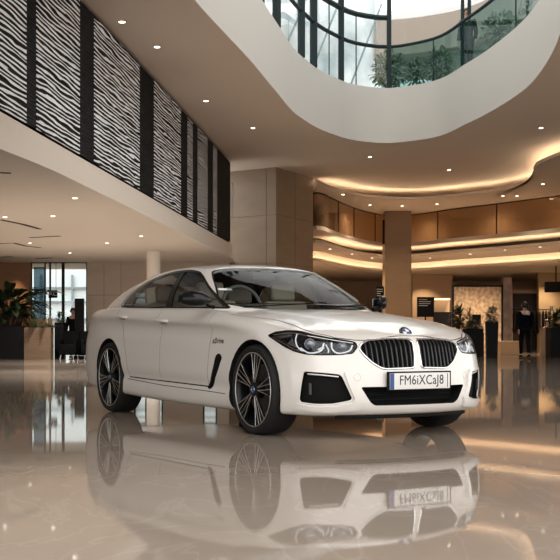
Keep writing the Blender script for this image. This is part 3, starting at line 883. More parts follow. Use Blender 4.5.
    # wipers
    for s, y0, y1 in ((0, -.62, -.02), (1, .05, .66)):
        t = MB(); pts = []
        for u in np.linspace(0, 1, 16):
            y = y0 + (y1 - y0) * u; h = project(GS, AX_FRONT, (y, .985 + .035 * u))
            pts.append(h[0] + h[1] * .010)
        t.tube(pts, .006, n=6); t.build('wiper', M_MATT, car)
    # ---- cabin
    def seat(x, y, w=.46, parent=car):
        t = MB()
        t.box((x, y, .83), (.14, w, .50), bev=.05, M=Matrix.Rotation(math.radians(-14), 4, 'Y')); o = t.build('seat', M_SEATB, car)
        t = MB(); t.box((x - .10, y, 1.165), (.10, w * .56, .17), bev=.04, M=Matrix.Rotation(math.radians(-10), 4, 'Y')); t.build('headrest', M_SEATB, o)
        for k in (-1, 1):
            t = MB(); t.tube([(x - .07, y + k * .06, 1.02), (x - .095, y + k * .06, 1.12)], .007, n=6); t.build('headrest_post', M_CHROME, o)
    seat(-1.72, -.38); seat(-1.72, .38); seat(-2.62, -.38, .52); seat(-2.62, .38, .52)
    t = MB(); t.box((-1.0, 0, .88), (.42, 1.46, .18), bev=.06); t.build('dashboard', M_DASH, car)
    sw = MB(); cx_, cy_, cz_ = -1.22, -.36, 1.02; R3 = Matrix.Rotation(math.radians(-22), 4, 'Y')
    sw.tube([Vector((cx_, cy_, cz_)) + R3 @ Vector((0, .185 * math.cos(a), .185 * math.sin(a))) for a in np.linspace(0, 2 * PI, 40, endpoint=False)], .016, n=8, closed=True)
    for a in (0, PI, 1.5 * PI): sw.tube([Vector((cx_, cy_, cz_)), Vector((cx_, cy_, cz_)) + R3 @ Vector((0, .18 * math.cos(a), .18 * math.sin(a)))], .014, n=6)
    sw.tube([(cx_, cy_, cz_), (cx_ + .2, cy_, .95)], .035, n=10); sw.build('steering_wheel', mat('grey steering wheel', (.10, .10, .10), .4), car)
    t = MB(); t.box((-1.50, 0, 1.295), (.03, .24, .07), bev=.012); t.tube([(-1.50, 0, 1.32), (-1.48, 0, 1.375)], .012, n=6); t.build('rear_view_mirror', M_DASH, car)
    t = MB(); t.box((-1.065, -.610, 1.152), (.004, .13, .028), M=Matrix.Rotation(math.radians(-55), 4, 'Y'), bev=.001); t.build('windscreen_strip', M_STRIP, car)  # thin plain white strip at the windscreen
    # ---- wheels
    def wheel():
        w = MB()
        # rim barrel and spokes, outer face towards -y, hub at the origin
        w.lathe([(.262, .20), (.262, .05), (.272, .012), (.284, .0), (.287, .004), (.279, .03), (.27, .20)], n=64, axis='Y')
        for g in range(5):
            for s in (-1, 1):
                a = 2 * PI * g / 5 + PI / 2 + s * .17
                ca, sa = math.cos(a), math.sin(a)
                for e in (-1, 1):
                    b = a + e * .085
                    p0 = Vector((.045 * ca, .022, .045 * sa)); p1 = Vector((.13 * math.cos(a + e * .05), .016, .13 * math.sin(a + e * .05))); p2 = Vector((.272 * math.cos(b), .010, .272 * math.sin(b)))
                    w.tube([p0, p1, p2], [.014, .010, .011], n=6)
        w.lathe([(0, .006), (.045, .008), (.062, .016), (.066, .03), (.066, .10), (0, .10)], n=32, axis='Y')
        wh = w.build('wheel', M_RIM, None)
        t = MB()
        t.lathe([(.284, .006), (.292, -.004), (.305, -.010), (.325, -.008), (.338, .010), (.345, .035), (.346, .12), (.345, .20), (.338, .225), (.31, .245), (.28, .235), (.275, .10)], n=72, axis='Y')
        for q in (.06, .10, .14, .18):
            pass
        t.build('tyre', M_TYRE, wh)
        t = MB()
        t.tube([(.2815 * math.cos(a), .0005, .2815 * math.sin(a)) for a in np.linspace(0, 2 * PI, 80, endpoint=False)], .0042, n=6, closed=True)
        for g in range(5):
            for s in (-1, 1):
                a = 2 * PI * g / 5 + PI / 2 + s * .17
                for e in (-1, 1):
                    b = a + e * .085
                    q = curve_pts([(.055 * math.cos(a), .0095, .055 * math.sin(a)), (.13 * math.cos(a + e * .055), .0065, .13 * math.sin(a + e * .055)), (.274 * math.cos(b + e * .01), .0005, .274 * math.sin(b + e * .01))], 8)
                    t.tube([tuple(p) for p in q], .0026, n=5)
        t.build('spoke_edges', M_CUT, wh)
        t = MB(); t.lathe([(0, .075), (.19, .075), (.19, .105), (0, .105)], n=48, axis='Y'); t.build('brake_disc', M_DISC, wh)
        t = MB(); q = np.linspace(.2, 1.1, 8); vs = []
        for a in q:
            for r, y in ((.14, .05), (.20, .05), (.20, .115), (.14, .115)): vs.append((r * math.cos(a), y, r * math.sin(a)))
        fs = [(i * 4 + k, i * 4 + (k + 1) % 4, i * 4 + 4 + (k + 1) % 4, i * 4 + 4 + k) for i in range(7) for k in range(4)] + [(0, 1, 2, 3), (28, 29, 30, 31)]
        t.add(vs, fs); t.build('brake_caliper', mat('dark blue caliper', (.01, .015, .05), .4), wh)
        t = MB(); t.lathe([(0, .001), (.020, .001), (.024, .006)], n=24, axis='Y'); t.build('wheel_cap', M_BBLUE, wh)
        t = MB(); t.tube([(.023 * math.cos(a), .002, .023 * math.sin(a)) for a in np.linspace(0, 2 * PI, 24, endpoint=False)], .0025, n=6, closed=True); t.build('cap_ring', M_CHROME, wh)
        return wh
    w0 = wheel(); spots = [(0, -.918, 0), (-2.975, -.918, 0), (0, .918, PI), (-2.975, .918, PI)]
    for i, (x, y, rz) in enumerate(spots):
        w = w0 if i == 0 else copy_tree(w0)
        w.parent = car; w.location = (x, y, HZ)
        w.rotation_euler = (0, [0.2, 0.75, 0.4, 1.0][i], rz)
    return car
# ================================================================== THE HALL
FPX, EYE, HORIZON = 1144.1, 0.7604, 335.0
def at(px, py, Y):
    """A point at distance Y seen along a measured direction of the photograph."""
    return Vector(((px - 280) * Y / FPX, Y, EYE + (HORIZON - py) * Y / FPX))
def onz(px, py, z):
    Y = (z - EYE) * FPX / (HORIZON - py); return ((px - 280) * Y / FPX, Y)
def xat(px, Y): return (px - 280) * Y / FPX

ZC = 6.25      # upper ceiling
ZS = 3.20      # soffit under the mezzanine on the left
ZF = 3.62      # mezzanine fascia top
Z1 = 5.86      # dropped ceiling beyond the cove
WL = lambda Y: -3.41 + .096 * (Y - 16.6)

M_CEIL = mat('warm beige ceiling paint', (.70, .61, .525), .85, 0, .2)
M_SOFF = mat('pale beige soffit paint', (.82, .775, .72), .85, 0, .2)
M_FASC = mat('cream fascia paint', (.78, .70, .61), .7, 0, .3)
M_RING = mat('pale grey rim paint', (.47, .445, .41), .7, 0, .3)
M_BACK = mat('warm brown plaster', (.50, .36, .24), .8, 0, .2)
M_STONEB = noise_mat('beige stone panel', (.40, .315, .235), (.45, .36, .275), 1.5, .45, 6, (1, 1, 3))
M_PILL = noise_mat('brown stone cladding', (.27, .195, .13), (.31, .228, .152), 1.2, .5, 6, (1, 1, 2.5))
M_WOOD = noise_mat('oak veneer', (.155, .098, .06), (.215, .14, .085), 3.0, .5, 8, (1, 1, 14))
M_WOODR = noise_mat('red brown wood wall', (.30, .15, .075), (.36, .19, .10), 3.0, .5, 8, (1, 1, 10))
M_DARK = mat('black lacquer', (.008, .008, .009), .6, 0, .15)
M_DARKM = mat('matt black metal', (.012, .012, .013), .7, 0, .12)
M_FRAME = mat('dark green grey steel', (.012, .020, .022), .6, 0, .15)
M_STEEL = mat('brushed steel', (.5, .5, .5), .3, 1.0)
M_GLASSC = thin_glass('clear pane', (.90, .95, .95), 0.0, 1.45)
M_GLASSG = thin_glass('green tinted pane', (.38, .56, .54), 0.0, 1.2, (.05, .11, .10), .15)
M_GLASSB = thin_glass('bronze pane with painted haze', (.50, .42, .33), 0.02, 1.55, (.24, .16, .10), .35)  # bronze tint; the brown diffuse share paints in a hazy reflection
M_COVE = emit_mat('cove lamp', (1.0, .78, .54), 14.0)
M_COVE2 = emit_mat('dim cove lamp', (1.0, .76, .50), 11.0)
M_COVE3 = emit_mat('dimmest cove lamp', (1.0, .74, .48), 9.0)
M_DOWN = emit_mat('downlight lamp', (1.0, .88, .72), 7.0)
M_TRIM = mat('white downlight trim', (.8, .76, .7), .5)
M_LEAF = noise_mat('dark green leaf', (.010, .022, .009), (.030, .055, .020), 6, .45, 3)
M_LEAF2 = noise_mat('mid green leaf', (.03, .06, .025), (.085, .13, .05), 6, .5, 3)
M_LEAF3 = noise_mat('dry straw leaf', (.16, .12, .06), (.40, .31, .18), 9, .6, 3)
M_STEM = mat('brown stem', (.06, .04, .025), .7)
M_SOIL = mat('dark soil', (.02, .014, .01), .9)

def floor_mat():
    m = mat('polished beige marble', (.40, .32, .25), .06, 0, .13)
    nt = m.node_tree; b = nt.nodes['Principled BSDF']; L = nt.links.new
    tc = nt.nodes.new('ShaderNodeTexCoord')
    n1 = nt.nodes.new('ShaderNodeTexNoise'); n1.inputs['Scale'].default_value = .55; n1.inputs['Detail'].default_value = 8; n1.inputs['Roughness'].default_value = .65
    mp = nt.nodes.new('ShaderNodeMapping'); mp.inputs['Rotation'].default_value = (0, 0, .5); mp.inputs['Scale'].default_value = (1, .45, 1)
    L(tc.outputs['Object'], mp.inputs[0]); L(mp.outputs[0], n1.inputs['Vector'])
    cr = nt.nodes.new('ShaderNodeValToRGB'); e = cr.color_ramp.elements
    e[0].position = .30; e[0].color = (.29, .237, .192, 1); e[1].position = .72; e[1].color = (.345, .288, .238, 1)
    L(n1.outputs['Fac'], cr.inputs['Fac'])
    # fine pale veins
    n2 = nt.nodes.new('ShaderNodeTexNoise'); n2.inputs['Scale'].default_value = 1.6; n2.inputs['Detail'].default_value = 6; n2.inputs['Distortion'].default_value = 1.2
    L(mp.outputs[0], n2.inputs['Vector'])
    v = nt.nodes.new('ShaderNodeValToRGB'); q = v.color_ramp.elements
    q[0].position = .485; q[0].color = (0, 0, 0, 1); q[1].position = .515; q[1].color = (0, 0, 0, 1)
    k = q.new(.5); k.color = (1, 1, 1, 1)
    L(n2.outputs['Fac'], v.inputs['Fac'])
    mx = nt.nodes.new('ShaderNodeMix'); mx.data_type = 'RGBA'; mx.inputs[7].default_value = (.44, .385, .33, 1)
    ml = nt.nodes.new('ShaderNodeMath'); ml.operation = 'MULTIPLY'; ml.inputs[1].default_value = .30
    L(v.outputs['Color'], ml.inputs[0]); L(ml.outputs[0], mx.inputs[0]); L(cr.outputs['Color'], mx.inputs[6]); L(mx.outputs[2], b.inputs['Base Color'])
    mr = nt.nodes.new('ShaderNodeMapRange'); mr.inputs['To Min'].default_value = .015; mr.inputs['To Max'].default_value = .05
    L(n1.outputs['Fac'], mr.inputs['Value']); L(mr.outputs['Result'], b.inputs['Roughness'])
    # the slab is not quite flat
    n3 = nt.nodes.new('ShaderNodeTexNoise'); n3.inputs['Scale'].default_value = 1.1; n3.inputs['Detail'].default_value = 1
    L(tc.outputs['Object'], n3.inputs['Vector'])
    bp = nt.nodes.new('ShaderNodeBump'); bp.inputs['Strength'].default_value = .004; bp.inputs['Distance'].default_value = .02
    L(n3.outputs['Fac'], bp.inputs['Height']); L(bp.outputs['Normal'], b.inputs['Normal'])
    return m

def zebra_mat(name, light, lo, hi, sc=4.5):
    m = mat(name, (.5, .5, .5), .7, 0, .12)
    nt = m.node_tree; b = nt.nodes['Principled BSDF']; L = nt.links.new
    tc = nt.nodes.new('ShaderNodeTexCoord'); mp = nt.nodes.new('ShaderNodeMapping')
    mp.inputs['Scale'].default_value = (.10, .11, 1.0); mp.inputs['Rotation'].default_value = (0, 0, 0)
    w = nt.nodes.new('ShaderNodeTexWave'); w.wave_type = 'BANDS'; w.bands_direction = 'Z'
    w.inputs['Scale'].default_value = sc; w.inputs['Distortion'].default_value = 7.0; w.inputs['Detail'].default_value = 2.2; w.inputs['Detail Scale'].default_value = 1.5; w.inputs['Detail Roughness'].default_value = .55
    cr = nt.nodes.new('ShaderNodeValToRGB'); e = cr.color_ramp.elements
    e[0].position = lo; e[0].color = (.004, .0045, .005, 1); e[1].position = hi; e[1].color = (*light, 1)
    L(tc.outputs['Object'], mp.inputs[0]); L(mp.outputs[0], w.inputs['Vector']); L(w.outputs['Fac'], cr.inputs['Fac']); L(cr.outputs['Color'], b.inputs['Base Color'])
    bp = nt.nodes.new('ShaderNodeBump'); bp.inputs['Strength'].default_value = .5; bp.inputs['Distance'].default_value = .03
    L(w.outputs['Fac'], bp.inputs['Height']); L(bp.outputs['Normal'], b.inputs['Normal'])
    return m

def struct(mb, name, m, parent=None, sharp=None):
    o = mb.build(name, m, parent, sharp=sharp)
    if parent is None: o['kind'] = 'structure'
    return o

# ---- floor
mb = MB(); mb.box((2, 22, -.10), (60, 92, .20)); struct(mb, 'floor', floor_mat())

# ---- upper ceiling with the round opening
HOLE = [onz(px, py, ZC) for px, py in [(195, 0), (222, 30), (250, 60), (275, 90), (300, 117), (330, 133), (360, 141), (385, 143), (425, 139), (468, 123), (500, 106), (526, 88), (547, 62), (558, 40), (566, 10)]]
HOLE += [(4.6, 18.3), (3.2, 16.9), (1.2, 16.0), (-.7, 15.7), (-1.6, 16.8)]
HOLE = [tuple(p) for p in curve_pts(HOLE, 110, True)]
LIP1 = [(-.9, 43.2), (.3, 42.2), (1.15, 41.0), (1.28, 39.8), (1.22, 38.6)] + [onz(px, py, ZC - .30) for px, py in [(316, 179.2), (328, 185), (345, 190), (370, 194.5), (400, 197), (425, 196.5), (450, 194), (478, 191), (500, 188), (515, 185), (525, 181.5), (531, 177), (533.5, 171), (534, 166), (538, 161), (547, 157), (560, 152), (590, 146), (640, 138)]]
LIP1 = [tuple(p) for p in curve_pts(LIP1, 110)]
GAL = [(-.9, 44.5), (.2, 43.4), (1.05, 42.0), (1.36, 40.9)] + [onz(px, py, Z1) for px, py in [(319, 192.5), (330, 197), (350, 206), (372, 212.5), (392, 215.5), (420, 213.5), (450, 209), (500, 203), (560, 195), (640, 184)]]
GAL = [tuple(p) for p in curve_pts(GAL, 110)]
outer = [(WL(5) - .6, 5), (16, 5), (16, 63), (-1.1, 63), (-1.1, 41), (-2.6, 41), (-2.6, 36.2), (WL(36.2) - .6, 36.2)]
o_ = resample(outer, 4.0)
pts = [Vector(p) for p in o_] + [Vector(p) for p in HOLE]
n0 = len(o_); nh = len(HOLE)
r = delaunay_2d_cdt(pts, [(i, (i + 1) % n0) for i in range(n0)] + [(n0 + i, n0 + (i + 1) % nh) for i in range(nh)], [list(range(n0)), [n0 + i for i in range(nh)]], 0, 1e-6)
mb = MB(); vs = [(v.x, v.y, ZC) for v in r[0]]
fs = [f for f in r[2] if not inside(HOLE, tuple((r[0][f[0]] + r[0][f[1]] + r[0][f[2]]) / 3)) and inside(outer, tuple((r[0][f[0]] + r[0][f[1]] + r[0][f[2]]) / 3))]
mb.add(vs, fs)
ceil = struct(mb, 'ceiling', M_CEIL)
ZR = 7.82
mb = MB(); n = len(HOLE)
prof = [(0, ZC), (.012, ZC - .0), (.0, ZC + .03), (0, ZR), (.35, ZR + .001)]
cxh, cyh = np.mean([p[0] for p in HOLE]), np.mean([p[1] for p in HOLE])
def outw(p, k):
    d = Vector((p[0] - cxh, p[1] - cyh)); d.normalize(); return (p[0] + d.x * k, p[1] + d.y * k)
vs = [(*p, ZC) for p in HOLE] + [(*p, ZR) for p in HOLE] + [(*outw(p, .6), ZR) for p in HOLE] + [(*outw(p, .6), ZC + .02) for p in HOLE]
mb.add(vs, [(k * n + i, k * n + (i + 1) % n, (k + 1) * n + (i + 1) % n, (k + 1) * n + i) for k in range(3) for i in range(n)], 0, True)
struct(mb, 'wall_atrium_rim', M_RING)

# ---- mezzanine on the left
mb = MB()
def bend(Y): return -min(.75, .030 * max(0, 17.4 - Y)**1.6)
ys = np.linspace(-4, 36.2, 90)
vs = []
for Y in ys:
    x = WL(Y); vs += [(x + bend(Y) + 0.02, Y, ZS), (x + .02, Y, ZF), (x - .10, Y, ZF + .001)]
mb.add(vs, [(3 * i + k, 3 * i + k + 1, 3 * i + k + 4, 3 * i + k + 3) for i in range(89) for k in range(2)], 0, False)
struct(mb, 'trim_mezzanine_fascia', M_FASC)
mb = MB(); vs = []
for Y in np.append(ys, 42.5): vs += [(WL(min(Y, 36.2)) + bend(Y) + .02, Y, ZS), (-20, Y, ZS)]
mb.add(vs, [(2 * i, 2 * i + 2, 2 * i + 3, 2 * i + 1) for i in range(90)]); struct(mb, 'ceiling_left', M_SOFF)
mb = MB(); mb.prism([(WL(-4) - .12, -4), (WL(36.2) - .12, 36.2), (-14, 36.2), (-14, 36.0), (WL(36) - .4, 36.0), (WL(-4) - .4, -4)], ZS + .02, ZC, 0); struct(mb, 'wall_left', M_DARKM)

# the black and white screen along the mezzanine
Ya, Yb = 6.0, 35.9
scr = empty('decorative_screen', (WL(21), 21, ZF), 0, 'long black and white wave patterned screen with dark upright bands above the cream fascia', 'wall screen')
def on_screen(o): o.parent = scr; o.matrix_parent_inverse = Matrix.Translation(-scr.location); return o
def wallbox(Y0, Y1, z0, z1, t, name, m):
    mb = MB(); a, b = (WL(Y0), Y0), (WL(Y1), Y1); d = Vector((1, -.096)).normalized()
    P = [(a[0], a[1]), (b[0], b[1]), (b[0] + d.x * t, b[1] + d.y * t), (a[0] + d.x * t, a[1] + d.y * t)]
    mb.prism(P, z0, z1); return on_screen(mb.build(name, m))
wallbox(Ya, Yb, ZF + .01, ZC - .01, .03, 'screen_backing', M_DARKM).location.x -= .09
ZEB = zebra_mat('black and white wave relief', (.92, .95, .98), .54, .66)
ZEBD = zebra_mat('dark wave relief', (.035, .037, .04), .75, .98, 8.0)
for a, b in [(6.0, 11.6), (11.7, 15.7), (16.15, 18.4), (19.3, 22.8), (24.2, 27.3), (28.2, 28.95), (29.7, 31.3), (32.3, 33.0)]:
    tag(wallbox(a, b, ZF + .05, ZC - .10, .02, 'wave_panel', ZEB), 'black and white wave patterned panel')
for a, b in [(15.7, 16.15), (18.4, 19.3), (22.8, 24.2), (27.3, 28.2), (28.95, 29.7), (31.3, 32.3), (33.0, 35.8)]:
    tag(wallbox(a, b, ZF + .05, ZC - .10, .012, 'dark_band', ZEBD), 'dark upright band')
# small pale sign at the end of the screen
mb = MB(); mb.box((0, 0, 0), (.06, .05, 1.05), bev=.008)
o = mb.build('wall_sign', mat('pale sign face', (.75, .72, .68), .4)); o.location = (WL(35.9) + .06, 35.95, 5.0)
tag(o, 'narrow pale sign at the far end of the wave patterned screen', 'sign')

# ---- dropped ceilings, coves and the glazed gallery
def sheet(A, za, B, zb, name, m, kind='structure'):
    n = len(A); mb = MB(); mb.add([(*p, za) for p in A] + [(*p, zb) for p in B], [(i, i + 1, n + i + 1, n + i) for i in range(n - 1)], 0, False)
    o = mb.build(name, m); o['kind'] = kind; return o
def off(L, dy): return [(x, y + dy) for x, y in L]
def along_normal(L, k):
    out = []
    for i, p in enumerate(L):
        a, b = L[max(i - 1, 0)], L[min(i + 1, len(L) - 1)]; d = Vector((b[0] - a[0], b[1] - a[1])).normalized()
        out.append((p[0] - d.y * k, p[1] + d.x * k))
    return out
def multi(rows, name, m):
    n = len(rows[0][0]); mb = MB(); vs = []
    for L, z in rows: vs += [(*p, z) for p in L]
    mb.add(vs, [(k * n + i, k * n + i + 1, (k + 1) * n + i + 1, (k + 1) * n + i) for k in range(len(rows) - 1) for i in range(n - 1)])
    o = mb.build(name, m); o['kind'] = 'structure'; return o
multi([(along_normal(LIP1, .06), ZC - .30), (LIP1, ZC - .30), (LIP1, Z1), (GAL, Z1)], 'ceiling_middle', M_CEIL)
mb = MB(); mb.tube([(*p, ZC - .335) for p in along_normal(LIP1, .32)[32:]], .022, n=6)
tag(mb.build('cove_light', M_COVE), 'warm cove light strip along the wavy edge of the upper ceiling', 'cove light', 'cove lights')
# gallery: glass line, slab edge, its lower ceiling tiers
ZG = 4.55
LIP2 = off(GAL, 1.0); END2 = [(x * 1.10, y + 5.2) for x, y in GAL]; END3 = [(x * 1.25 - 1, 63.0) for x, y in GAL]
multi([(off(GAL, 3.5), ZG + .12), (GAL, ZG + .12), (GAL, ZG - .02), (off(GAL, 3.5), ZG - .02)], 'floor_gallery', M_CEIL)
multi([(off(LIP2, .06), 4.25), (LIP2, 4.25), (LIP2, 4.13), (END2, 4.13)], 'ceiling_gallery_lower', M_CEIL)
mb = MB(); mb.tube([(*p, 4.20) for p in off(LIP2, .30)[26:]], .035, n=6)
tag(mb.build('cove_light', M_COVE2), 'warm cove light strip under the glazed gallery', 'cove light', 'cove lights')
multi([(END2, 4.13), (END2, 4.40), (off(END2, 1.75), 4.40), (off(END2, 1.75), 3.80)], 'ceiling_recess', M_CEIL)
LIP3 = off(END2, .9)
multi([(off(LIP3, .06), 3.92), (LIP3, 3.92), (LIP3, 3.82), (END3, 3.72)], 'ceiling_far', M_CEIL)
mb = MB(); mb.tube([(*p, 3.87) for p in off(LIP3, .30)], .035, n=6)
tag(mb.build('cove_light', M_COVE3), 'warm cove light strip farthest back over the ground floor', 'cove light', 'cove lights')
# gallery back wall and glass
GB_ = off(GAL, 3.4)
multi([(GB_, ZG), (GB_, ZC)], 'wall_gallery_back', M_BACK)
gw = empty('gallery_glazing', (GAL[40][0], GAL[40][1], ZG + .12), 0, 'curved bronze glass front of the upper gallery with dark mullions', 'glass front')
def keep(o, root): o.parent = root; o.matrix_parent_inverse = Matrix.Translation(-Vector(root.location)); return o
n = len(GAL)
cuts_ = [0, 14, 30, 40, 50, 58, 66, 80, 94, 109]
for a, b in zip(cuts_, cuts_[1:]):
    mb = MB(); L = GAL[a:b + 1]; m_ = len(L)
    mb.add([(*p, ZG + .12) for p in L] + [(*p, Z1) for p in L], [(i, i + 1, m_ + i + 1, m_ + i) for i in range(m_ - 1)], 0, True); keep(mb.build('glass_pane', M_GLASSB), gw)
for a in cuts_[1:-1]:
    mb = MB(); mb.box((*GAL[a], (ZG + .12 + Z1) / 2), (.035, .05, Z1 - ZG - .12)); keep(mb.build('mullion', M_DARKM), gw)
mb = MB(); mb.tube([(*p, Z1 - .02) for p in off(GAL, -.02)], .022, n=4); keep(mb.build('top_rail', M_DARKM), gw)

# ---- pillars
p0, p1, p2 = Vector((-.13, 37.4)), Vector((-1.75, 38.55)), Vector((1.155, 40.0))
quad = [tuple(p0), tuple(p2), tuple(p1 + p2 - p0), tuple(p1)]
mb = MB(); mb.prism(quad, 0, ZC - .001); pil = struct(mb, 'pillar_wide', M_PILL)
mb = MB()
for z in (1.55, 3.12, 4.7): 
    for a, b in ((p0, p1), (p0, p2)):
        d = (b - a).normalized(); nn = Vector((d.y, -d.x)); nn = nn if nn.y < 0 else -nn
        mb.tube([(*(a + nn * .001), z), (*(b + nn * .001), z)], .006, n=4)
for a, b, u in ((p0, p1, .20), (p0, p2, .5)):
    q = a + (b - a) * u; mb.tube([(q.x, q.y - .002, 0.02), (q.x, q.y - .002, ZC - .02)], .006, n=4)
struct(mb, 'trim_1', mat('stone joint', (.17, .12, .08), .8))
mb = MB(); x0, x1 = xat(385, 47.0), xat(411.5, 47.0); mb.box(((x0 + x1) / 2, 47.6, Z1 / 2), (x1 - x0, 1.2, Z1 - .002), bev=.02); struct(mb, 'pillar_square', noise_mat('dark brown stone cladding', (.235, .150, .08), (.27, .175, .095), 1.2, .5, 6, (1, 1, 2.5)))
mb = MB(); mb.lathe([(0, 0), (.20, 0), (.20, ZS), (0, ZS)], (xat(153.5, 33.3), 33.3, 0), 40); struct(mb, 'pillar_round', M_SOFF)
# tall narrow black box on the side of the square pillar
mb = MB(); mb.box((x0 - .04, 47.2, at(0, 232, 47.2).z), (.09, .10, 1.0), bev=.01); o = mb.build('wall_speaker', M_DARKM); tag(o, 'narrow black speaker on the side of the square pillar', 'speaker')

# ---- walls far back and on the sides
mb = MB(); mb.box((7.5, 63.2, 3.2), (17.2, .3, 6.4)); struct(mb, 'wall_back', M_BACK)
mb = MB(); mb.box((-1.15, 52, 3.12), (.12, 22.2, 6.24)); struct(mb, 'wall_court_side', M_BACK)
mb = MB(); mb.box((16.1, 42, 3.2), (.2, 44, 6.4)); struct(mb, 'wall_right', M_BACK)
YB = 38.4
xa, xb, xc_, xd = -14.0, xat(31, YB), xat(87, YB), xat(229, YB)
mb = MB(); mb.box(((xa + xb) / 2, YB + .1, ZS / 2), (xb - xa, .2, ZS)); struct(mb, 'wall_back_wood', M_WOODR)
# stone wall with two low glazed doors behind the car
gd = [(xat(134, YB), xat(163, YB), 2.22), (xat(203, YB), xat(217, YB), 2.22)]
mb = MB(); X = xc_
for a, b, h in gd:
    mb.box(((X + a) / 2, YB + .1, ZS / 2), (a - X, .2, ZS)); mb.box(((a + b) / 2, YB + .1, (ZS + h) / 2), (b - a, .2, ZS - h)); X = b
mb.box(((X + xd) / 2, YB + .1, ZS / 2), (xd - X, .2, ZS)); struct(mb, 'wall_back_stone', noise_mat('stone wall lightened as lit', (.52, .43, .34), (.58, .48, .385), 1.5, .5, 6, (1, 1, 3)))  # stone colour brightened to stand in for light falling on this wall
mb = MB()
for px in (104, 121): mb.box((xat(px, YB), YB - .001, ZS / 2), (.012, .006, ZS - .01))
for z in (1.05, 2.1): mb.box(((xc_ + xat(127, YB)) / 2, YB - .001, z), (xat(127, YB) - xc_ - .01, .006, .012))
struct(mb, 'trim_2', mat('stone wall joint', (.2, .15, .11), .8))
def glazed(name, a, b, h, mulls, rails, Y=YB, frame=.05):
    root = bpy.data.objects.new(name, None); COL.objects.link(root); root.location = ((a + b) / 2, Y, 0); root['kind'] = 'structure'
    mb = MB(); mb.box(((a + b) / 2, Y + .02, h / 2), (b - a - .02, .012, h - .04)); keep(mb.build('window_pane', M_GLASSC), root)
    mb = MB()
    for x, w in [(a + frame / 2, frame), (b - frame / 2, frame)] + mulls: mb.box((x, Y + .03, h / 2), (w, .08, h - .004))
    for z in [h - frame / 2] + rails: mb.box(((a + b) / 2, Y + .03, z), (b - a - .004, .075, frame))
    keep(mb.build('window_frame', M_FRAME), root); return root
e1 = glazed('door_1', xb, xc_, ZS, [(xat(63, YB), .09), (xat(45, YB), .04), (xat(50, YB), .05)], [], frame=.03)
glazed('door_2', gd[0][0], gd[0][1], 2.22, [(xat(146, YB), .05)], [2.0])
glazed('door_3', gd[1][0], gd[1][1], 2.22, [], [2.0])
# what stands outside the entrance: a pale facade with a canopy line
mb = MB(); mb.box((-14, 62, 4.5), (25, .4, 9.0)); struct(mb, 'outside_facade', mat('pale concrete outside', (.80, .82, .84), .8))
mb = MB()
for z in (1.6, 2.55, 3.3): mb.box((-12, 61.7, z), (20, .15, .10))
for x in np.arange(-18, -4, 1.7): mb.box((x, 61.7, 2.0), (.10, .12, 4.0))
struct(mb, 'outside_railings', mat('grey outside steel', (.30, .34, .36), .6))
mb = MB(); mb.box((-13.3, 51.5, -.105), (24, 21, .19)); struct(mb, 'outside_pavement', mat('grey paving', (.45, .45, .45), .8))
mb = MB(); mb.box((xat(39.5, 39.4), 39.4, 1.55), (xat(45, 39.4) - xat(34, 39.4), .08, 3.1)); o = struct(mb, 'door_4', thin_glass('blue grey glass leaf', (.30, .38, .42), .0, 1.5))
mb = MB(); mb.box((-14.1, 22.7, ZS / 2), (.2, 35.8, ZS - .004)); struct(mb, 'wall_left_light_block', M_STONEB)  # unseen wall, added to block side light from the car's flank
# black sign hanging in the entrance
c = at(53, 294, YB - .25); sg = empty('hanging_sign', c, 0, 'small black square sign with white letters hanging in the glass entrance', 'sign')
mb = MB(); mb.box(tuple(c), (.29, .04, .26), bev=.008); keep(mb.build('sign_board', M_DARK), sg)
tm = text_mesh('AC', .20)
for w in tm.vertices: w.co = (c.x + w.co.x, c.y - .022, c.z + w.co.y)
keep(link_mesh('sign_lettering', tm, mat('white sign letters', (.8, .8, .8), .5)), sg)
mb = MB()
for s in (-1, 1): mb.tube([(c.x + s * .1, c.y, c.z + .12), (c.x + s * .1, c.y, ZS)], .008, n=6)
keep(mb.build('hanger', M_DARKM), sg)
# ================================================================== ATRIUM ABOVE THE OPENING
# curtain wall on the left half, low balustrade on the right half, both standing on the rim
RIMP = [outw(p, .10) for p in HOLE]
def rim_at(px):
    best = min(((abs((p[0] / p[1]) * FPX + 280 - px) + (0 if p[1] > 18 else 1000), i) for i, p in enumerate(RIMP)))
    return best[1]
def seg(i0, i1):
    L = []; i = i0
    while True:
        L.append(RIMP[i % len(RIMP)])
        if i % len(RIMP) == i1 % len(RIMP): break
        i += 1
    return L
HL = rim_at(200); HM = rim_at(386); HR = rim_at(556)
left = seg(HL, HM); right = seg(HM, HR)
ZT = 13.0
cw = empty('curtain_wall', (left[len(left) // 2][0], left[len(left) // 2][1], ZR), 0, 'tall curved curtain wall of clear glass and dark steel mullions on the left of the round opening', 'glass wall')
m_ = len(left)
mb = MB(); mb.add([(*p, ZR) for p in left] + [(*p, ZT) for p in left], [(i, i + 1, m_ + i + 1, m_ + i) for i in range(m_ - 1)], 0, True); keep(mb.build('glass_pane', M_GLASSC), cw)
for px, w in ((250, .10), (262, .10), (276, .13), (303, .15), (315, .17), (341, .15), (385, .13)):
    p = RIMP[rim_at(px)]; d = Vector((p[0] - cxh, p[1] - cyh))
    mb = MB(); mb.box((p[0], p[1], (ZR + ZT) / 2), (w, .16, ZT - ZR), rz=math.atan2(d.y, d.x) + PI / 2); keep(mb.build('mullion', M_FRAME), cw)
for px in (327, 355.5):
    p = RIMP[rim_at(px)]
    mb = MB(); mb.box((p[0], p[1], (ZR + 9.9) / 2), (.03, .05, 9.9 - ZR)); keep(mb.build('thin_mullion', M_FRAME), cw)
for z in (9.02, 9.85):
    mb = MB(); mb.tube([(*p, z) for p in left], .055 if z < 9.5 else .075, n=6); keep(mb.build('transom', M_FRAME), cw)
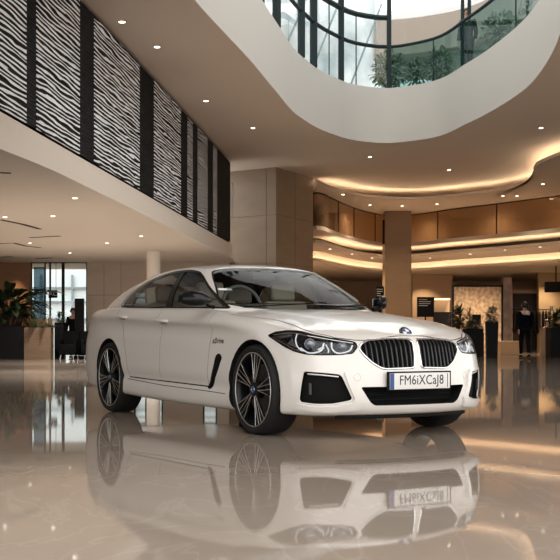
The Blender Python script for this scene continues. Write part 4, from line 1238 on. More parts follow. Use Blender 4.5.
bal = empty('glass_balustrade', (right[len(right) // 2][0], right[len(right) // 2][1], ZR), 0, 'green tinted glass balustrade with dark handrail round the right of the round opening', 'balustrade')
m_ = len(right)
mb = MB(); mb.add([(*p, ZR) for p in right] + [(*p, 9.0) for p in right], [(i, i + 1, m_ + i + 1, m_ + i) for i in range(m_ - 1)], 0, True); keep(mb.build('glass_pane', M_GLASSG), bal)
mb = MB(); mb.tube([(*p, 9.02) for p in right], .045, n=8); keep(mb.build('handrail', M_FRAME), bal)
for px in (435, 515, 545):
    p = RIMP[rim_at(px)]; mb = MB(); mb.box((p[0], p[1], (ZR + 9.0) / 2), (.03, .03, 9.0 - ZR)); keep(mb.build('baluster', M_FRAME), bal)
pp = outw(RIMP[rim_at(465)], .35)
mb = MB()
for k in (-.09, .09): mb.tube([(pp[0] + k, pp[1], ZR - .02), (pp[0] + k, pp[1], ZT)], .05, n=8)
mb.box((pp[0], pp[1], 11.0), (.2, .06, .08)); o = mb.build('twin_post', M_FRAME)
tag(o, 'pair of slim dark steel posts rising behind the tinted glass balustrade', 'post')
# upper deck, its brown fascia ring and the bright storey over it
UP = [outw(p, 4.2) for p in HOLE]
mb = MB(); n = len(HOLE)
vs = [(*outw(p, .62), ZR - .01) for p in HOLE] + [(*outw(p, 9.0), ZR - .01) for p in HOLE]
mb.add(vs, [(i, (i + 1) % n, n + (i + 1) % n, n + i) for i in range(n)]); struct(mb, 'floor_upper', M_CEIL)
def arc(px0, px1): 
    return seg(rim_at(px0), rim_at(px1))
A = [outw(p, 5.0) for p in arc(383, 556)]
m_ = len(A)
mb = MB(); vs = [(*p, 10.0) for p in A] + [(*p, 11.15) for p in A] + [(*outw(p, 4), 11.15) for p in A] + [(*outw(p, 4), 10.0) for p in A]
mb.add(vs, [(k * m_ + i, k * m_ + i + 1, (k + 1) % 4 * m_ + i + 1, (k + 1) % 4 * m_ + i) for k in range(4) for i in range(m_ - 1)]); struct(mb, 'trim_upper_fascia', mat('taupe fascia', (.30, .255, .215), .7))
mb = MB(); B_ = [outw(p, 5.6) for p in arc(300, 556)]; m_ = len(B_)
mb.add([(*p, ZR) for p in B_] + [(*p, 10.05) for p in B_], [(i, i + 1, m_ + i + 1, m_ + i) for i in range(m_ - 1)]); struct(mb, 'window_upper', thin_glass('teal glass', (.55, .66, .66), 0, 1.5, (.10, .14, .14), .35))
mb = MB()
for z, k, w in ((11.7, 6.5, .22), (12.6, 6.5, .30), (13.9, 6.0, .35)):
    mb.tube([(*outw(p, k), z) for p in arc(300, 556)], w, n=8)
struct(mb, 'trim_upper_bands', mat('white curved band', (.82, .84, .85), .5))
# far side of the court seen through the curtain wall: pale building with slanted steel
mb = MB()
A2 = [outw(p, 5.2) for p in arc(200, 383)]; m_ = len(A2)
mb.add([(*p, ZR) for p in A2] + [(*p, 12.6) for p in A2], [(i, i + 1, m_ + i + 1, m_ + i) for i in range(m_ - 1)])
struct(mb, 'wall_upper_court', noise_mat('pale blue grey cladding', (.30, .38, .41), (.85, .90, .92), 1.1, .35, 5, (1, 1, .7)))
mb = MB(); rnd = random.Random(4)
for i, p in enumerate(arc(230, 380)[::4]):
    q = outw(p, 3.4); mb.tube([(q[0] - .5, q[1], 8.2), (q[0] + rnd.uniform(-.2, .9), q[1] + .1, 11.2)], .035, n=6)
struct(mb, 'trim_upper_braces', mat('grey blue brace', (.22, .29, .31), .5))

# ---- leaves and plants
def blade(mb, base, d, length, width, droop, n=6, mi=0):
    """One curved leaf blade with a folded midrib."""
    d = Vector(d).normalized(); side = d.cross(Vector((0, 0, 1)))
    if side.length < .05: side = Vector((1, 0, 0))
    side.normalize(); vs = []; p = Vector(base); v = d.copy()
    for i in range(n + 1):
        u = i / n; w = width * (math.sin(PI * min(1, u * .9 + .08))**.8) * (1 if u < 1 else .05)
        up = side.cross(v).normalized()
        vs += [p + side * w - up * w * .0 + Vector((0, 0, w * .25)), p, p - side * w + Vector((0, 0, w * .25))]
        v = (v + Vector((0, 0, -droop / n))).normalized(); p = p + v * (length / n)
    fs = []
    for i in range(n):
        a = 3 * i; fs += [(a, a + 1, a + 4, a + 3), (a + 1, a + 2, a + 5, a + 4)]
    mb.add(vs, fs, mi, True)

def foliage_ball(c, r, count, size, m, seed, name, parent=None):
    rnd = random.Random(seed); mb = MB()
    for i in range(count):
        q = Vector((rnd.gauss(0, 1), rnd.gauss(0, 1), rnd.gauss(0, 1))).normalized() * rnd.random()**.4
        p = Vector((c[0] + q.x * r[0], c[1] + q.y * r[1], c[2] + q.z * r[2]))
        d = (q + Vector((rnd.uniform(-.6, .6), rnd.uniform(-.6, .6), rnd.uniform(-.2, .6))))
        blade(mb, p, d, size * rnd.uniform(.7, 1.3), size * .22, .6, 3)
    return mb.build(name, m, parent)

def shrub(name, base, h, r, count, size, m, seed, label, cat='shrub', group=None):
    root = empty(name, base, 0, label, cat, group)
    c = (0, 0, h * .6); foliage_ball(c, (r, r, h * .42), count, size, m, seed, 'foliage', root)
    mb = MB(); rnd = random.Random(seed)
    for k in range(5):
        a = rnd.uniform(0, 2 * PI); mb.tube([(.03 * math.cos(a), .03 * math.sin(a), 0), (r * .4 * math.cos(a), r * .4 * math.sin(a), h * .45), (r * .6 * math.cos(a), r * .6 * math.sin(a), h * .8)], [.02, .014, .006], n=5)
    mb.build('stems', M_STEM, root); return root

M_LEAFU = noise_mat('bright green leaf', (.06, .11, .05), (.14, .20, .10), 6, .5, 3)
def upper_planter(px, h, r, cnt, seed, label, dist=1.25):
    p = outw(RIMP[rim_at(px)], dist)
    return shrub('potted_shrub', (p[0], p[1], ZR), h, r, cnt, .17, M_LEAFU, seed, label)
upper_planter(392, 1.30, .50, 520, 11, 'bushy green shrub behind the tinted balustrade, just right of the last tall mullion')
upper_planter(412, 1.0, .24, 200, 15, 'smaller green shrub between the two bushier shrubs behind the tinted balustrade')
upper_planter(434, 1.20, .40, 380, 12, 'green shrub behind the middle of the tinted balustrade, left of the twin posts')
upper_planter(486, 1.25, .55, 480, 13, 'green shrub behind the tinted balustrade, right of the twin posts')
upper_planter(512, 1.1, .45, 320, 14, 'green shrub highest up the curve of the tinted balustrade')

# ---- people
M_SKIN = mat('skin', (.50, .30, .20), .55); M_HAIR = mat('black hair', (.012, .009, .008), .5)
M_NAVY = mat('black navy cloth', (.007, .008, .012), .9, 0, .05); M_WHITE = mat('white cloth', (.62, .58, .54), .8); M_SHOE = mat('black shoes', (.008, .008, .008), .6, 0, .1)
M_BLACKC = mat('black cloth', (.008, .008, .008), .9, 0, .05)
def skin_mesh(name, verts, edges, radii, m, parent, root=0, sub=2):
    me = bpy.data.meshes.new(name); me.from_pydata([tuple(v) for v in verts], edges, [])
    o = bpy.data.objects.new(name, me); COL.objects.link(o)
    o.modifiers.new('skin', 'SKIN'); sv = me.skin_vertices[0].data if me.skin_vertices else None
    if sv is None:
        bm = bmesh.new(); bm.from_mesh(me); bm.verts.layers.skin.verify(); bm.to_mesh(me); bm.free(); sv = me.skin_vertices[0].data
    for i, r in enumerate(radii):
        sv[i].radius = r if isinstance(r, tuple) else (r, r); sv[i].use_root = (i == root)
    s = o.modifiers.new('sub', 'SUBSURF'); s.levels = sub; s.render_levels = sub
    bpy.context.view_layer.update()
    r = evaluated_mesh(o, name); bpy.data.objects.remove(o)
    r.polygons.foreach_set('use_smooth', [True] * len(r.polygons)); r.materials.clear()
    return link_mesh(name, r, m, parent)

def person(loc, rz, pose, label, top, legs, hair=M_HAIR, shirt=None, scale=1.0, group=None):
    """Local frame: facing +y, z up, 1.75 m tall when standing."""
    root = empty('person', loc, rz, label, 'person', group); root.scale = (scale,) * 3
    J = {}
    seated = pose == 'sit'; H = .52 if seated else .95
    J['pel'] = (0, 0, H); J['waist'] = (0, .01, H + .14); J['chest'] = (0, 0, H + .34); J['neckb'] = (0, .0, H + .50); J['neck'] = (0, .02, H + .57)
    J['hem'] = (0, 0, H - .07); J['hb'] = (0, .03, H + .63); J['head'] = (0, .04, H + .70); J['crown'] = (0, .03, H + .765)
    for s, k in ((-1, 'l'), (1, 'r')):
        J['sh' + k] = (s * .17, -.01, H + .465)
        sw = .10 * s if pose == 'walk' else 0
        J['el' + k] = (s * .235, -.03 + sw * .7, H + .18); J['wr' + k] = (s * .245, .06 + sw * 2.0, H - .07)
        if seated: J['el' + k] = (s * .24, .06, H + .20); J['wr' + k] = (s * .15, .30, H + .16)
        J['hip' + k] = (s * .09, 0, H - .06)
        st = -s if pose == 'walk' else 0
        if seated:
            J['kn' + k] = (s * .12, .42, H - .02); J['an' + k] = (s * .12, .42, .09); J['toe' + k] = (s * .13, .58, .035)
        elif pose == 'walk':
            J['kn' + k] = (s * .085, .10 * st + .05, .49); J['an' + k] = (s * .075, .19 * st - .02, .09 if st > 0 else .12); J['toe' + k] = (s * .085, .19 * st + .14, .035)
        else:
            J['kn' + k] = (s * .09, .02, .49); J['an' + k] = (s * .09, -.02, .09); J['toe' + k] = (s * .10, .13, .035)
    R = {'hem': (.165, .12), 'pel': (.155, .115), 'waist': (.135, .10), 'chest': (.165, .115), 'neckb': (.10, .085), 'neck': .055, 'hb': .070, 'head': .098, 'crown': .070,
         'sh': .065, 'el': .042, 'wr': .030, 'hip': .092, 'kn': .058, 'an': .040, 'toe': .034}
    def build(name, keys, edges, m, grow=0.0, par=root, rt=0):
        v = [J[k] for k in keys]; rad = []
        for k in keys:
            b = R.get(k, R.get(k[:-1])); b = b if isinstance(b, tuple) else (b, b); rad.append((b[0] + grow, b[1] + grow))
        return skin_mesh(name, v, [(keys.index(a), keys.index(b)) for a, b in edges], rad, m, par, rt)
    keys = ['pel', 'waist', 'chest', 'neckb', 'neck', 'hb', 'head', 'crown'] + [a + k for k in 'lr' for a in ('sh', 'el', 'wr', 'hip', 'kn', 'an', 'toe')]
    ed = [('pel', 'waist'), ('waist', 'chest'), ('chest', 'neckb'), ('neckb', 'neck'), ('neck', 'hb'), ('hb', 'head'), ('head', 'crown')]
    for k in 'lr': ed += [('neckb', 'sh' + k), ('sh' + k, 'el' + k), ('el' + k, 'wr' + k), ('pel', 'hip' + k), ('hip' + k, 'kn' + k), ('kn' + k, 'an' + k), ('an' + k, 'toe' + k)]
    # hands and a nose grow out of the same body
    vx = [J[k] for k in keys]; rad = []
    for k in keys:
        b = R.get(k, R.get(k[:-1])); rad.append(b if isinstance(b, tuple) else (b, b))
    E_ = [(keys.index(a), keys.index(b)) for a, b in ed]
    def addv(p, r, frm): vx.append(tuple(p)); rad.append((r, r)); E_.append((frm, len(vx) - 1)); return len(vx) - 1
    for s, k in ((-1, 'l'), (1, 'r')):
        w = Vector(J['wr' + k]); d = (w - Vector(J['el' + k])).normalized(); pm = addv(w + d * .07, .030, keys.index('wr' + k))
        for q, ln in ((-.026, .065), (-.009, .08), (.009, .085), (.026, .07)):
            f1 = addv(w + d * .11 + Vector((0, q, 0)), .0095, pm); addv(w + d * (.11 + ln * .5) + Vector((-s * .012, q, 0)), .0085, f1)
        addv(w + d * .085 + Vector((0, .045, 0)), .010, pm)
    hd = Vector(J['head'])
    addv(hd + Vector((0, .115, -.02)), .014, keys.index('head'))
    body = skin_mesh('body', vx, E_, rad, M_SKIN, root)
    # clothing, hair, face details
    build('trousers', ['pel', 'hipl', 'knl', 'anl', 'hipr', 'knr', 'anr'], [('pel', 'hipl'), ('hipl', 'knl'), ('knl', 'anl'), ('pel', 'hipr'), ('hipr', 'knr'), ('knr', 'anr')], legs, .018)
    build('jacket', ['hem', 'pel', 'waist', 'chest', 'neckb', 'shl', 'ell', 'wrl', 'shr', 'elr', 'wrr'], [('hem', 'pel'), ('pel', 'waist'), ('waist', 'chest'), ('chest', 'neckb'), ('neckb', 'shl'), ('shl', 'ell'), ('ell', 'wrl'), ('neckb', 'shr'), ('shr', 'elr'), ('elr', 'wrr')], top, .020)
    for k in 'lr':
        a, t = Vector(J['an' + k]), Vector(J['toe' + k])
        skin_mesh('shoe', [a + Vector((0, -.04, -.045)), (a + t) / 2 + Vector((0, 0, -.025)), t + Vector((0, .03, 0))], [(0, 1), (1, 2)], [(.045, .042), (.046, .038), (.040, .030)], M_SHOE, root)
    mb = MB(); vs = []; fs = []
    for i in range(9):
        th = PI * .62 * i / 8
        for j in range(20):
            ph = 2 * PI * j / 20; back = .5 - .5 * math.sin(ph)
            t = th * (.62 + .50 * back)
            vs.append((hd.x + .112 * math.sin(t) * math.cos(ph), hd.y - .012 + .122 * math.sin(t) * math.sin(ph), hd.z + .005 + .128 * math.cos(t)))
    for i in range(8):
        for j in range(20): fs.append((i * 20 + j, i * 20 + (j + 1) % 20, (i + 1) * 20 + (j + 1) % 20, (i + 1) * 20 + j))
    mb.add(vs, fs, 0, True); mb.build('hair', hair, root)
    for s in (-1, 1):
        mb = MB(); mb.lathe([(0, .006), (.010, .003), (.013, -.004), (0, -.008)], n=12, axis='Y')
        mb.v = [(x + hd.x + s * .036, y + hd.y + .096, z + hd.z + .008) for x, y, z in mb.v]; mb.build('eye', M_HAIR, root)
        mb = MB(); mb.tube([(hd.x + s * .098, hd.y - .01, hd.z + .03), (hd.x + s * .112, hd.y - .015, hd.z + .005), (hd.x + s * .100, hd.y - .005, hd.z - .03)], [.008, .014, .007], n=8); mb.build('ear', M_SKIN, root)
    mb = MB(); mb.tube([(hd.x - .026, hd.y + .098, hd.z - .052), (hd.x, hd.y + .104, hd.z - .054), (hd.x + .026, hd.y + .098, hd.z - .052)], .006, n=6); mb.build('mouth', mat('lips', (.35, .13, .11), .5), root)
    if shirt:
        c_ = J['chest']
        skin_mesh('shawl', [(-.145, -.045, H + .47), (-.07, -.085, H + .46), (0, -.095, H + .44), (.07, -.085, H + .46), (.145, -.045, H + .47)], [(0, 1), (1, 2), (2, 3), (3, 4)], [(.06, .045), (.075, .055), (.085, .065), (.075, .055), (.06, .045)], shirt, root, 2)
    return root
person((xat(525, 38.9), 38.9, 0), .08, 'walk', 'person in dark suit and pale collar walking away across the hall floor', M_NAVY, M_NAVY, shirt=M_WHITE, scale=1.06)
CHX = xat(547.5, 42.5)
person((CHX, 42.5, 0), PI * .9, 'sit', 'person in black sitting behind the low beige pedestal', M_BLACKC, M_BLACKC)
def chair(x, y, rz, label, m, name='chair'):
    r_ = empty(name, (x, y, 0), rz, label, 'chair')
    mb = MB(); mb.box((0, 0, .425), (.46, .46, .07), bev=.02); mb.build('seat', m, r_)
    mb = MB(); mb.box((0, -.23, .68), (.46, .05, .46), bev=.02); mb.build('backrest', m, r_)
    for sx in (-1, 1):
        for sy in (-1, 1):
            mb = MB(); mb.tube([(sx * .19, sy * .19, .40), (sx * .21, sy * .21, 0)], [.018, .013], n=8); mb.build('leg', M_DARKM, r_)
    return r_
chair(CHX, 42.5, PI * .9, 'dark chair under the person sitting behind the beige pedestal', M_BLACKC)
pp = outw(RIMP[rim_at(465)], .75)
person((pp[0] - .05, pp[1], ZR), PI * .85, 'stand', 'person in dark jacket standing behind the tinted balustrade of the upper floor', M_BLACKC, M_NAVY, shirt=M_WHITE, scale=.98)

# ================================================================== LEFT SIDE THINGS
def box_planter(name, x, y, w, d, h, m, taper=1.0):
    pass
def tub(root, w, d, h, m, name='planter', taper=1.0):
    mb = MB(); a, b = w / 2, d / 2; t = taper
    V = [(-a * t, -b * t, 0), (a * t, -b * t, 0), (a * t, b * t, 0), (-a * t, b * t, 0), (-a, -b, h), (a, -b, h), (a, b, h), (-a, b, h),
         (-a + .04, -b + .04, h), (a - .04, -b + .04, h), (a - .04, b - .04, h), (-a + .04, b - .04, h), (-a + .04, -b + .04, h - .10), (a - .04, -b + .04, h - .10), (a - .04, b - .04, h - .10), (-a + .04, b - .04, h - .10)]
    F = [(0, 3, 2, 1)] + [(i, (i + 1) % 4, 4 + (i + 1) % 4, 4 + i) for i in range(4)] + [(4 + i, 4 + (i + 1) % 4, 8 + (i + 1) % 4, 8 + i) for i in range(4)] + [(8 + i, 8 + (i + 1) % 4, 12 + (i + 1) % 4, 12 + i) for i in range(4)]
    mb.add(V, F); mb.build(name, m, root)
    mb = MB(); mb.box((0, 0, h - .09), (w - .08, d - .08, .03)); mb.build('soil', M_SOIL, root)
YP = 35.4
# big black planter with banana-like leaves at the left edge
x0, x1 = xat(-16, YP), xat(23.5, YP)
pl = empty('potted_plant', ((x0 + x1) / 2, YP + .6, 0), 0, 'tall broad leaved plant in a black square planter at the far left', 'plant')
tub(pl, x1 - x0, 1.2, 1.02, M_DARK, taper=.94)
rnd = random.Random(3); mb = MB(); st = MB()
for k in range(120):
    a = rnd.uniform(0, 2 * PI); rr = rnd.uniform(.05, .45); b = Vector((rr * math.cos(a), rr * .7 * math.sin(a), .95))
    hgt = rnd.uniform(.25, 1.55); lean = rnd.uniform(.15, .62) * (.55 if math.cos(a) > 0 else 1)
    tip = b + Vector((math.cos(a) * lean * hgt, math.sin(a) * lean * hgt * .7, hgt * .75))
    st.tube([b, (b + tip) / 2 + Vector((0, 0, .05)), tip], [.014, .011, .007], n=5)
    blade(mb, tip, (math.cos(a) * .8, math.sin(a) * .6, rnd.uniform(.2, .9)), rnd.uniform(.55, 1.0), rnd.uniform(.08, .15), rnd.uniform(.8, 1.7), 7)
for ang, hh in ((.15, 1.05), (.5, .95), (2.8, 1.1), (1.8, 1.15)):
    b = Vector((.2 * math.cos(ang), -.1, .95)); tip = b + Vector((.30 * math.cos(ang), -.1, hh * .72)); st.tube([b, tip], .012, n=5)
    blade(mb, tip, (math.cos(ang), -.1, .55), 1.05, .15, 1.25, 8)
mb.build('leaves', M_LEAF, pl); st.build('stalks', M_STEM, pl)
# oak planter
x0, x1 = xat(24, YP), xat(50.5, YP)
pl = empty('potted_plant', ((x0 + x1) / 2, YP + .25, 0), 0, 'low pale grasses in an oak box planter, right of the broad leaved plant', 'plant')
tub(pl, x1 - x0, .50, 1.0, M_WOOD)
mb = MB()
for k in range(150):
    a = rnd.uniform(0, 2 * PI); b = Vector((rnd.uniform(-.36, .36), rnd.uniform(-.17, .17), .92))
    blade(mb, b, (math.cos(a) * .5, math.sin(a) * .5, 1), rnd.uniform(.25, .62), .022, rnd.uniform(.3, 1.4), 5)
mb.build('grass_leaves', M_LEAF3, pl)
mb = MB()
for k in range(34):
    a = rnd.uniform(0, 2 * PI); b = Vector((rnd.uniform(-.36, .36), rnd.uniform(-.17, .17), .95)); blade(mb, b, (math.cos(a), math.sin(a), .9), rnd.uniform(.3, .6), .06, 1.2, 5)
mb.build('green_leaves', M_LEAF, pl)
# black box planter behind it
x0, x1 = xat(53.8, 36.6), xat(63.5, 36.6)
pl = empty('potted_plant', ((x0 + x1) / 2, 36.85, 0), 0, 'slim black box planter with small leaves, beside the oak planter', 'plant')
tub(pl, x1 - x0 - .02, .4, 1.16, M_DARK); foliage_ball((0, 0, 1.30), (.13, .16, .18), 60, .14, M_LEAF2, 5, 'leaves', pl)
# black display totem
xt = xat(79.5, 37.3)
tt = empty('display_totem', (xt, 37.3, 0), 0, 'tall black display totem standing in front of the glass entrance', 'display')
mb = MB(); mb.box((0, 0, 1.02), (.30, .14, 1.86), bev=.02); mb.build('screen_housing', M_DARK, tt)
mb = MB(); mb.box((0, 0, .04), (.46, .36, .08), bev=.02); mb.build('base_plate', M_DARKM, tt)
mb = MB(); mb.box((0, -.0715, 1.30), (.25, .004, 1.1)); mb.build('screen', mat('dark screen', (.01, .01, .011), .5, 0, .1), tt)
person((xat(73.0, 37.6), 37.65, 0), PI, 'stand', 'person in black standing left of the tall black display totem', M_BLACKC, M_BLACKC, scale=.93)
def armchair(x, y, rz, label):
    r_ = empty('armchair', (x, y, 0), rz, label, 'chair')
    mb = MB(); mb.box((0, .02, .30), (.50, .52, .34), bev=.05); mb.build('seat', M_BLACKC, r_)
    mb = MB(); mb.box((0, -.24, .56), (.52, .14, .66), bev=.05); mb.build('backrest', M_BLACKC, r_)
    for s in (-1, 1):
        mb = MB(); mb.box((s * .27, .0, .40), (.09, .5, .42), bev=.03); mb.build('armrest', M_BLACKC, r_)
        for q in (-1, 1):
            mb = MB(); mb.tube([(s * .2, q * .2, .14), (s * .22, q * .22, 0)], .018, n=8); mb.build('leg', M_STEEL, r_)
    return r_
armchair(xat(68.5, 36.2), 36.3, PI * .95, 'black armchair between the slim black planter and the person in black')
armchair(xat(91, 36.0), 36.1, PI * 1.05, 'black armchair right of the black display totem, nearest the car')

# ================================================================== RIGHT BACK THINGS
# lit stone feature panel
YF = 50.0
xa_, xb_ = xat(452, YF), xat(503, YF); zt = at(0, 285, YF).z
fp = empty('feature_panel', ((xa_ + xb_) / 2, YF, 0), 0, 'large lit stone relief panel in a thin black frame behind the planters', 'wall panel')
def relief_mat():
    m = noise_mat('carved pale stone', (.26, .17, .10), (.70, .55, .40), 7.5, .6, 10, (1, 1, .8), 1.0); return m
w = xb_ - xa_
mb = MB(); mb.box((0, .06, zt / 2), (w - .1, .12, zt - .1)); mb.build('stone_slab', relief_mat(), fp)
mb = MB()
for s in (-1, 1): mb.box((s * (w / 2 - .04), .02, zt / 2), (.08, .2, zt))
mb.box((0, .02, zt - .04), (w - .17, .2, .08)); mb.build('frame', M_DARKM, fp)
# stone strip and low beige bench right of it
mb = MB(); x0, x1 = xat(503.5, 50.5), xat(512, 50.5); mb.box(((x0 + x1) / 2, 50.7, 1.65), (x1 - x0, .4, 3.3)); o = mb.build('pillar_marble', noise_mat('veined brown marble', (.15, .09, .05), (.28, .185, .11), 3, .3, 8)); o['kind'] = 'structure'
def solid(name, px0, px1, Y, z0, z1, d, m, label, cat, bev=.015, parts=None):
    x0, x1 = xat(px0, Y), xat(px1, Y); r_ = empty(name, ((x0 + x1) / 2, Y + d / 2, z0), 0, label, cat)
    mb = MB(); mb.box((0, 0, (z1 - z0) / 2), (x1 - x0, d, z1 - z0), bev=bev); mb.build('body', m, r_); return r_, x1 - x0
M_BEIGE = mat('beige laminate', (.40, .28, .175), .5); M_BEIGE2 = mat('light oak laminate', (.47, .34, .22), .45)
r_, w = solid('bench', 501, 521, 43.5, 0, .50, .7, M_BEIGE, 'low beige block bench left of the walking person', 'bench')
mb = MB(); mb.box((0, 0, .515), (w + .03, .73, .03), bev=.008); mb.build('bench_top', M_BEIGE2, r_)
r_, w = solid('pedestal', 542, 551, 39.5, 0, 1.0, .4, M_BEIGE2, 'narrow light oak pedestal left of the black planter', 'pedestal')
mb = MB(); mb.box((0, 0, 1.01), (w + .02, .42, .02), bev=.005); mb.build('pedestal_top', M_BEIGE, r_)
# tall black planter with dried plant
def planter_thing(px0, px1, Y, h, d, label, m_leaf, seed, cnt, size, ph, taper=1.0, m=M_DARK):
    x0, x1 = xat(px0, Y), xat(px1, Y); r_ = empty('potted_plant', ((x0 + x1) / 2, Y + d / 2, 0), 0, label, 'plant')
    tub(r_, x1 - x0, d, h, m, taper=taper); w = (x1 - x0) / 2
    foliage_ball((0, 0, h + ph * .45), (w * .85, d * .42, ph * .55), cnt, size, m_leaf, seed, 'leaves', r_)
    mb = MB()
    for k in range(5): mb.tube([((k - 2) * w * .12, 0, h - .1), ((k - 2) * w * .22, .02, h + ph * .6)], .008, n=5)
    mb.build('stems', M_STEM, r_); return r_
planter_thing(487, 498.5, 37.2, 1.20, .36, 'tall tapering black planter with a dried straw plant', M_LEAF3, 21, 90, .22, .38, .85)
planter_thing(466, 483.5, 39.5, .98, .7, 'wide black planter with grey green leaves, just beyond the car bonnet', mat('grey green leaf', (.09, .085, .05), .6), 22, 170, .18, .22)
planter_thing(551, 572, 38.2, 1.02, .8, 'wide black planter with a leafy plant at the right edge', M_LEAF, 23, 160, .22, .50)
shrub('potted_shrub', (xat(458, 41.5), 41.5, 0.83), .92, .22, 200, .2, mat('olive leaf', (.06, .055, .025), .6), 24, 'olive bush standing on the dark counter left of the wide black planter', 'shrub')
shrub('potted_shrub', (xat(469.5, 41.8), 41.8, 0.83), .75, .12, 70, .2, M_LEAF3, 25, 'pale dried sprig beside the olive bush on the dark counter', 'shrub')
r_, w = solid('monitor', 472.5, 481, 41.2, 1.127, 1.50, .06, M_DARK, 'black monitor on the dark counter above the wide black planter', 'monitor', .01)
mb = MB(); mb.tube([(0, .02, -.299), (0, .02, .05)], .02, n=8); mb.build('monitor_stand', M_DARKM, r_)
r_, w = solid('counter', 436, 484, 41.0, 0, .80, .9, M_DARKM, 'long dark counter behind the car bonnet carrying the olive bush', 'counter')
mb = MB(); mb.box((0, 0, .81), (w + .04, .94, .03), bev=.006); mb.build('worktop', M_DARK, r_)
# black information boards with pale lines of print
M_PRINT = mat('pale print', (.55, .52, .48), .6)
def board(px0, px1, py0, py1, Y, label, nlines, seed):
    x0, x1 = xat(px0, Y), xat(px1, Y); zt_, zb = at(0, py0, Y).z, at(0, py1, Y).z
    r_ = empty('information_board', ((x0 + x1) / 2, Y, 0), 0, label, 'sign')
    mb = MB(); mb.box((0, 0, (zt_ + zb) / 2), (x1 - x0, .05, zt_ - zb), bev=.01); mb.build('board', M_DARK, r_)
    mb = MB(); mb.tube([(0, .03, 0.02), (0, .03, zb + .1)], .03, n=8); mb.lathe([(0, 0), (.2, 0), (.2, .02), (0, .03)], (0, .03, 0), 24); mb.build('stand', M_DARKM, r_)
    rn = random.Random(seed); mb = MB(); w = x1 - x0
    for k in range(nlines):
        ww = w * rn.uniform(.45, .75); mb.box((-w * .40 + ww / 2, -.027, zt_ - (zt_ - zb) * (.13 + .10 * k)), (ww, .004, (zt_ - zb) * .035))
    mb.build('printed_lines', M_PRINT, r_); return r_
board(417, 434, 297, 317, 44.0, 'wide black information board right of the square pillar', 4, 1)
board(376, 384, 286.5, 308, 45.0, 'narrow black information board on the left edge of the square pillar', 4, 2)
# lit shelf niche
xn0, xn1 = xat(434.5, 48), xat(451, 48); z0, z1 = at(0, 312, 48).z, at(0, 299, 48).z
r_ = empty('display_case', ((xn0 + xn1) / 2, 48.2, 0), 0, 'warm lit display case between the black board and the stone relief panel', 'display case')
mb = MB(); w = xn1 - xn0; mb.box((0, 0, z0 / 2), (w, .5, z0), bev=.01); mb.build('cabinet', M_DARKM, r_)
mb = MB(); mb.box((0, .22, (z0 + z1) / 2), (w, .03, z1 - z0)); mb.box((0, 0, z1 + .03), (w, .5, .06)); mb.build('back_panel', M_BEIGE2, r_)
mb = MB(); mb.box((0, -.05, z1 - .012), (w * .9, .08, .02)); mb.build('lamp_strip', emit_mat('case lamp', (1, .72, .42), 10), r_)
# shop opening behind the walking person, with dark garments and figures
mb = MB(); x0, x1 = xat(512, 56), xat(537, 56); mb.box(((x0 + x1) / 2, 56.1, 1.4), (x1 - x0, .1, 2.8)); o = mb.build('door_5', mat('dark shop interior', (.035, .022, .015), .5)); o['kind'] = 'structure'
mb = MB(); mb.box(((x0 + x1) / 2, 56.0, 2.88), (x1 - x0 + .3, .3, .16)); 
for x in (x0 - .1, x1 + .1): mb.box((x, 56.0, 1.4), (.2, .3, 2.799))
o = mb.build('trim_3', M_BEIGE2); o['kind'] = 'structure'
mb = MB(); X2 = xat(640, 55); x1b = xat(539, 55); mb.box(((x1b + X2) / 2, 55.2, 1.9), (X2 - x1b, .3, 3.79)); o = mb.build('wall_right_bay', mat('warm sand plaster', (.46, .33, .205), .8)); o['kind'] = 'structure'
mb = MB(); x0b, x1c = xat(412, 57), xat(452, 57); mb.box(((x0b + x1c) / 2, 57, 1.9), (x1c - x0b, .3, 3.79)); o = mb.build('wall_middle_bay', M_BACK); o['kind'] = 'structure'
def garment_rail(px, Y, label, n, seed):
    r_ = empty('garment_rail', (xat(px, Y), Y, 0), 0, label, 'clothes rail')
    mb = MB()
    for s in (-1, 1): mb.tube([(s * .5, 0, 0), (s * .5, 0, 1.95)], .02, n=8); mb.tube([(s * .5, -.25, .015), (s * .5, .25, .015)], .018, n=6)
    mb.tube([(-.5, 0, 1.95), (.5, 0, 1.95)], .018, n=8); mb.build('rail_frame', M_DARKM, r_)
    rn = random.Random(seed)
    for k in range(n):
        x = -.42 + .84 * k / (n - 1); mb = MB()
        mb.lathe([(.02, 1.92), (.10, 1.84), (.16, 1.7), (.15, 1.2), (.19, rn.uniform(.75, 1.0)), (.0, .8)], (0, 0, 0), 14)
        mb.v = [(x + p[0] * .28, p[1] * 1.3, p[2]) for p in mb.v]; c = rn.choice([(.02, .02, .025), (.05, .035, .03), (.35, .30, .26), (.012, .012, .015)])
        mb.build('garment', mat('garment cloth', c, .9), r_)
    return r_
garment_rail(517, 53, 'rail of dark clothes in the shop opening, left of the walking person', 7, 31)
garment_rail(540, 53.4, 'rail of dark clothes in the shop opening, right of the walking person', 7, 32)
# framed picture and wall lamp on the right
c = at(557.5, 321, 54.9)
r_ = empty('framed_picture', c, 0, 'framed picture with a glowing light above it at the right edge', 'picture')
mb = MB(); mb.box((0, 0, 0), (.42, .05, .85), bev=.01); mb.build('frame', M_DARKM, r_)
mb = MB(); mb.box((0, -.027, 0), (.34, .006, .77)); mb.build('canvas', noise_mat('warm abstract print', (.20, .12, .06), (.55, .36, .18), 3), r_)
c = at(551.5, 309, 54.8); r_ = empty('wall_lamp', c, 0, 'small warm wall lamp glowing left of the framed picture', 'lamp')
mb = MB(); mb.lathe([(.07, -.12), (.07, .12), (.06, .12), (.06, -.12), (.07, -.12)], n=20); mb.build('lamp_shade', M_STEEL, r_)
mb = MB(); mb.lathe([(0, -.09), (.05, -.07), (.05, .07), (0, .09)], n=16); mb.build('bulb', emit_mat('warm bulb', (1, .6, .25), 25), r_)
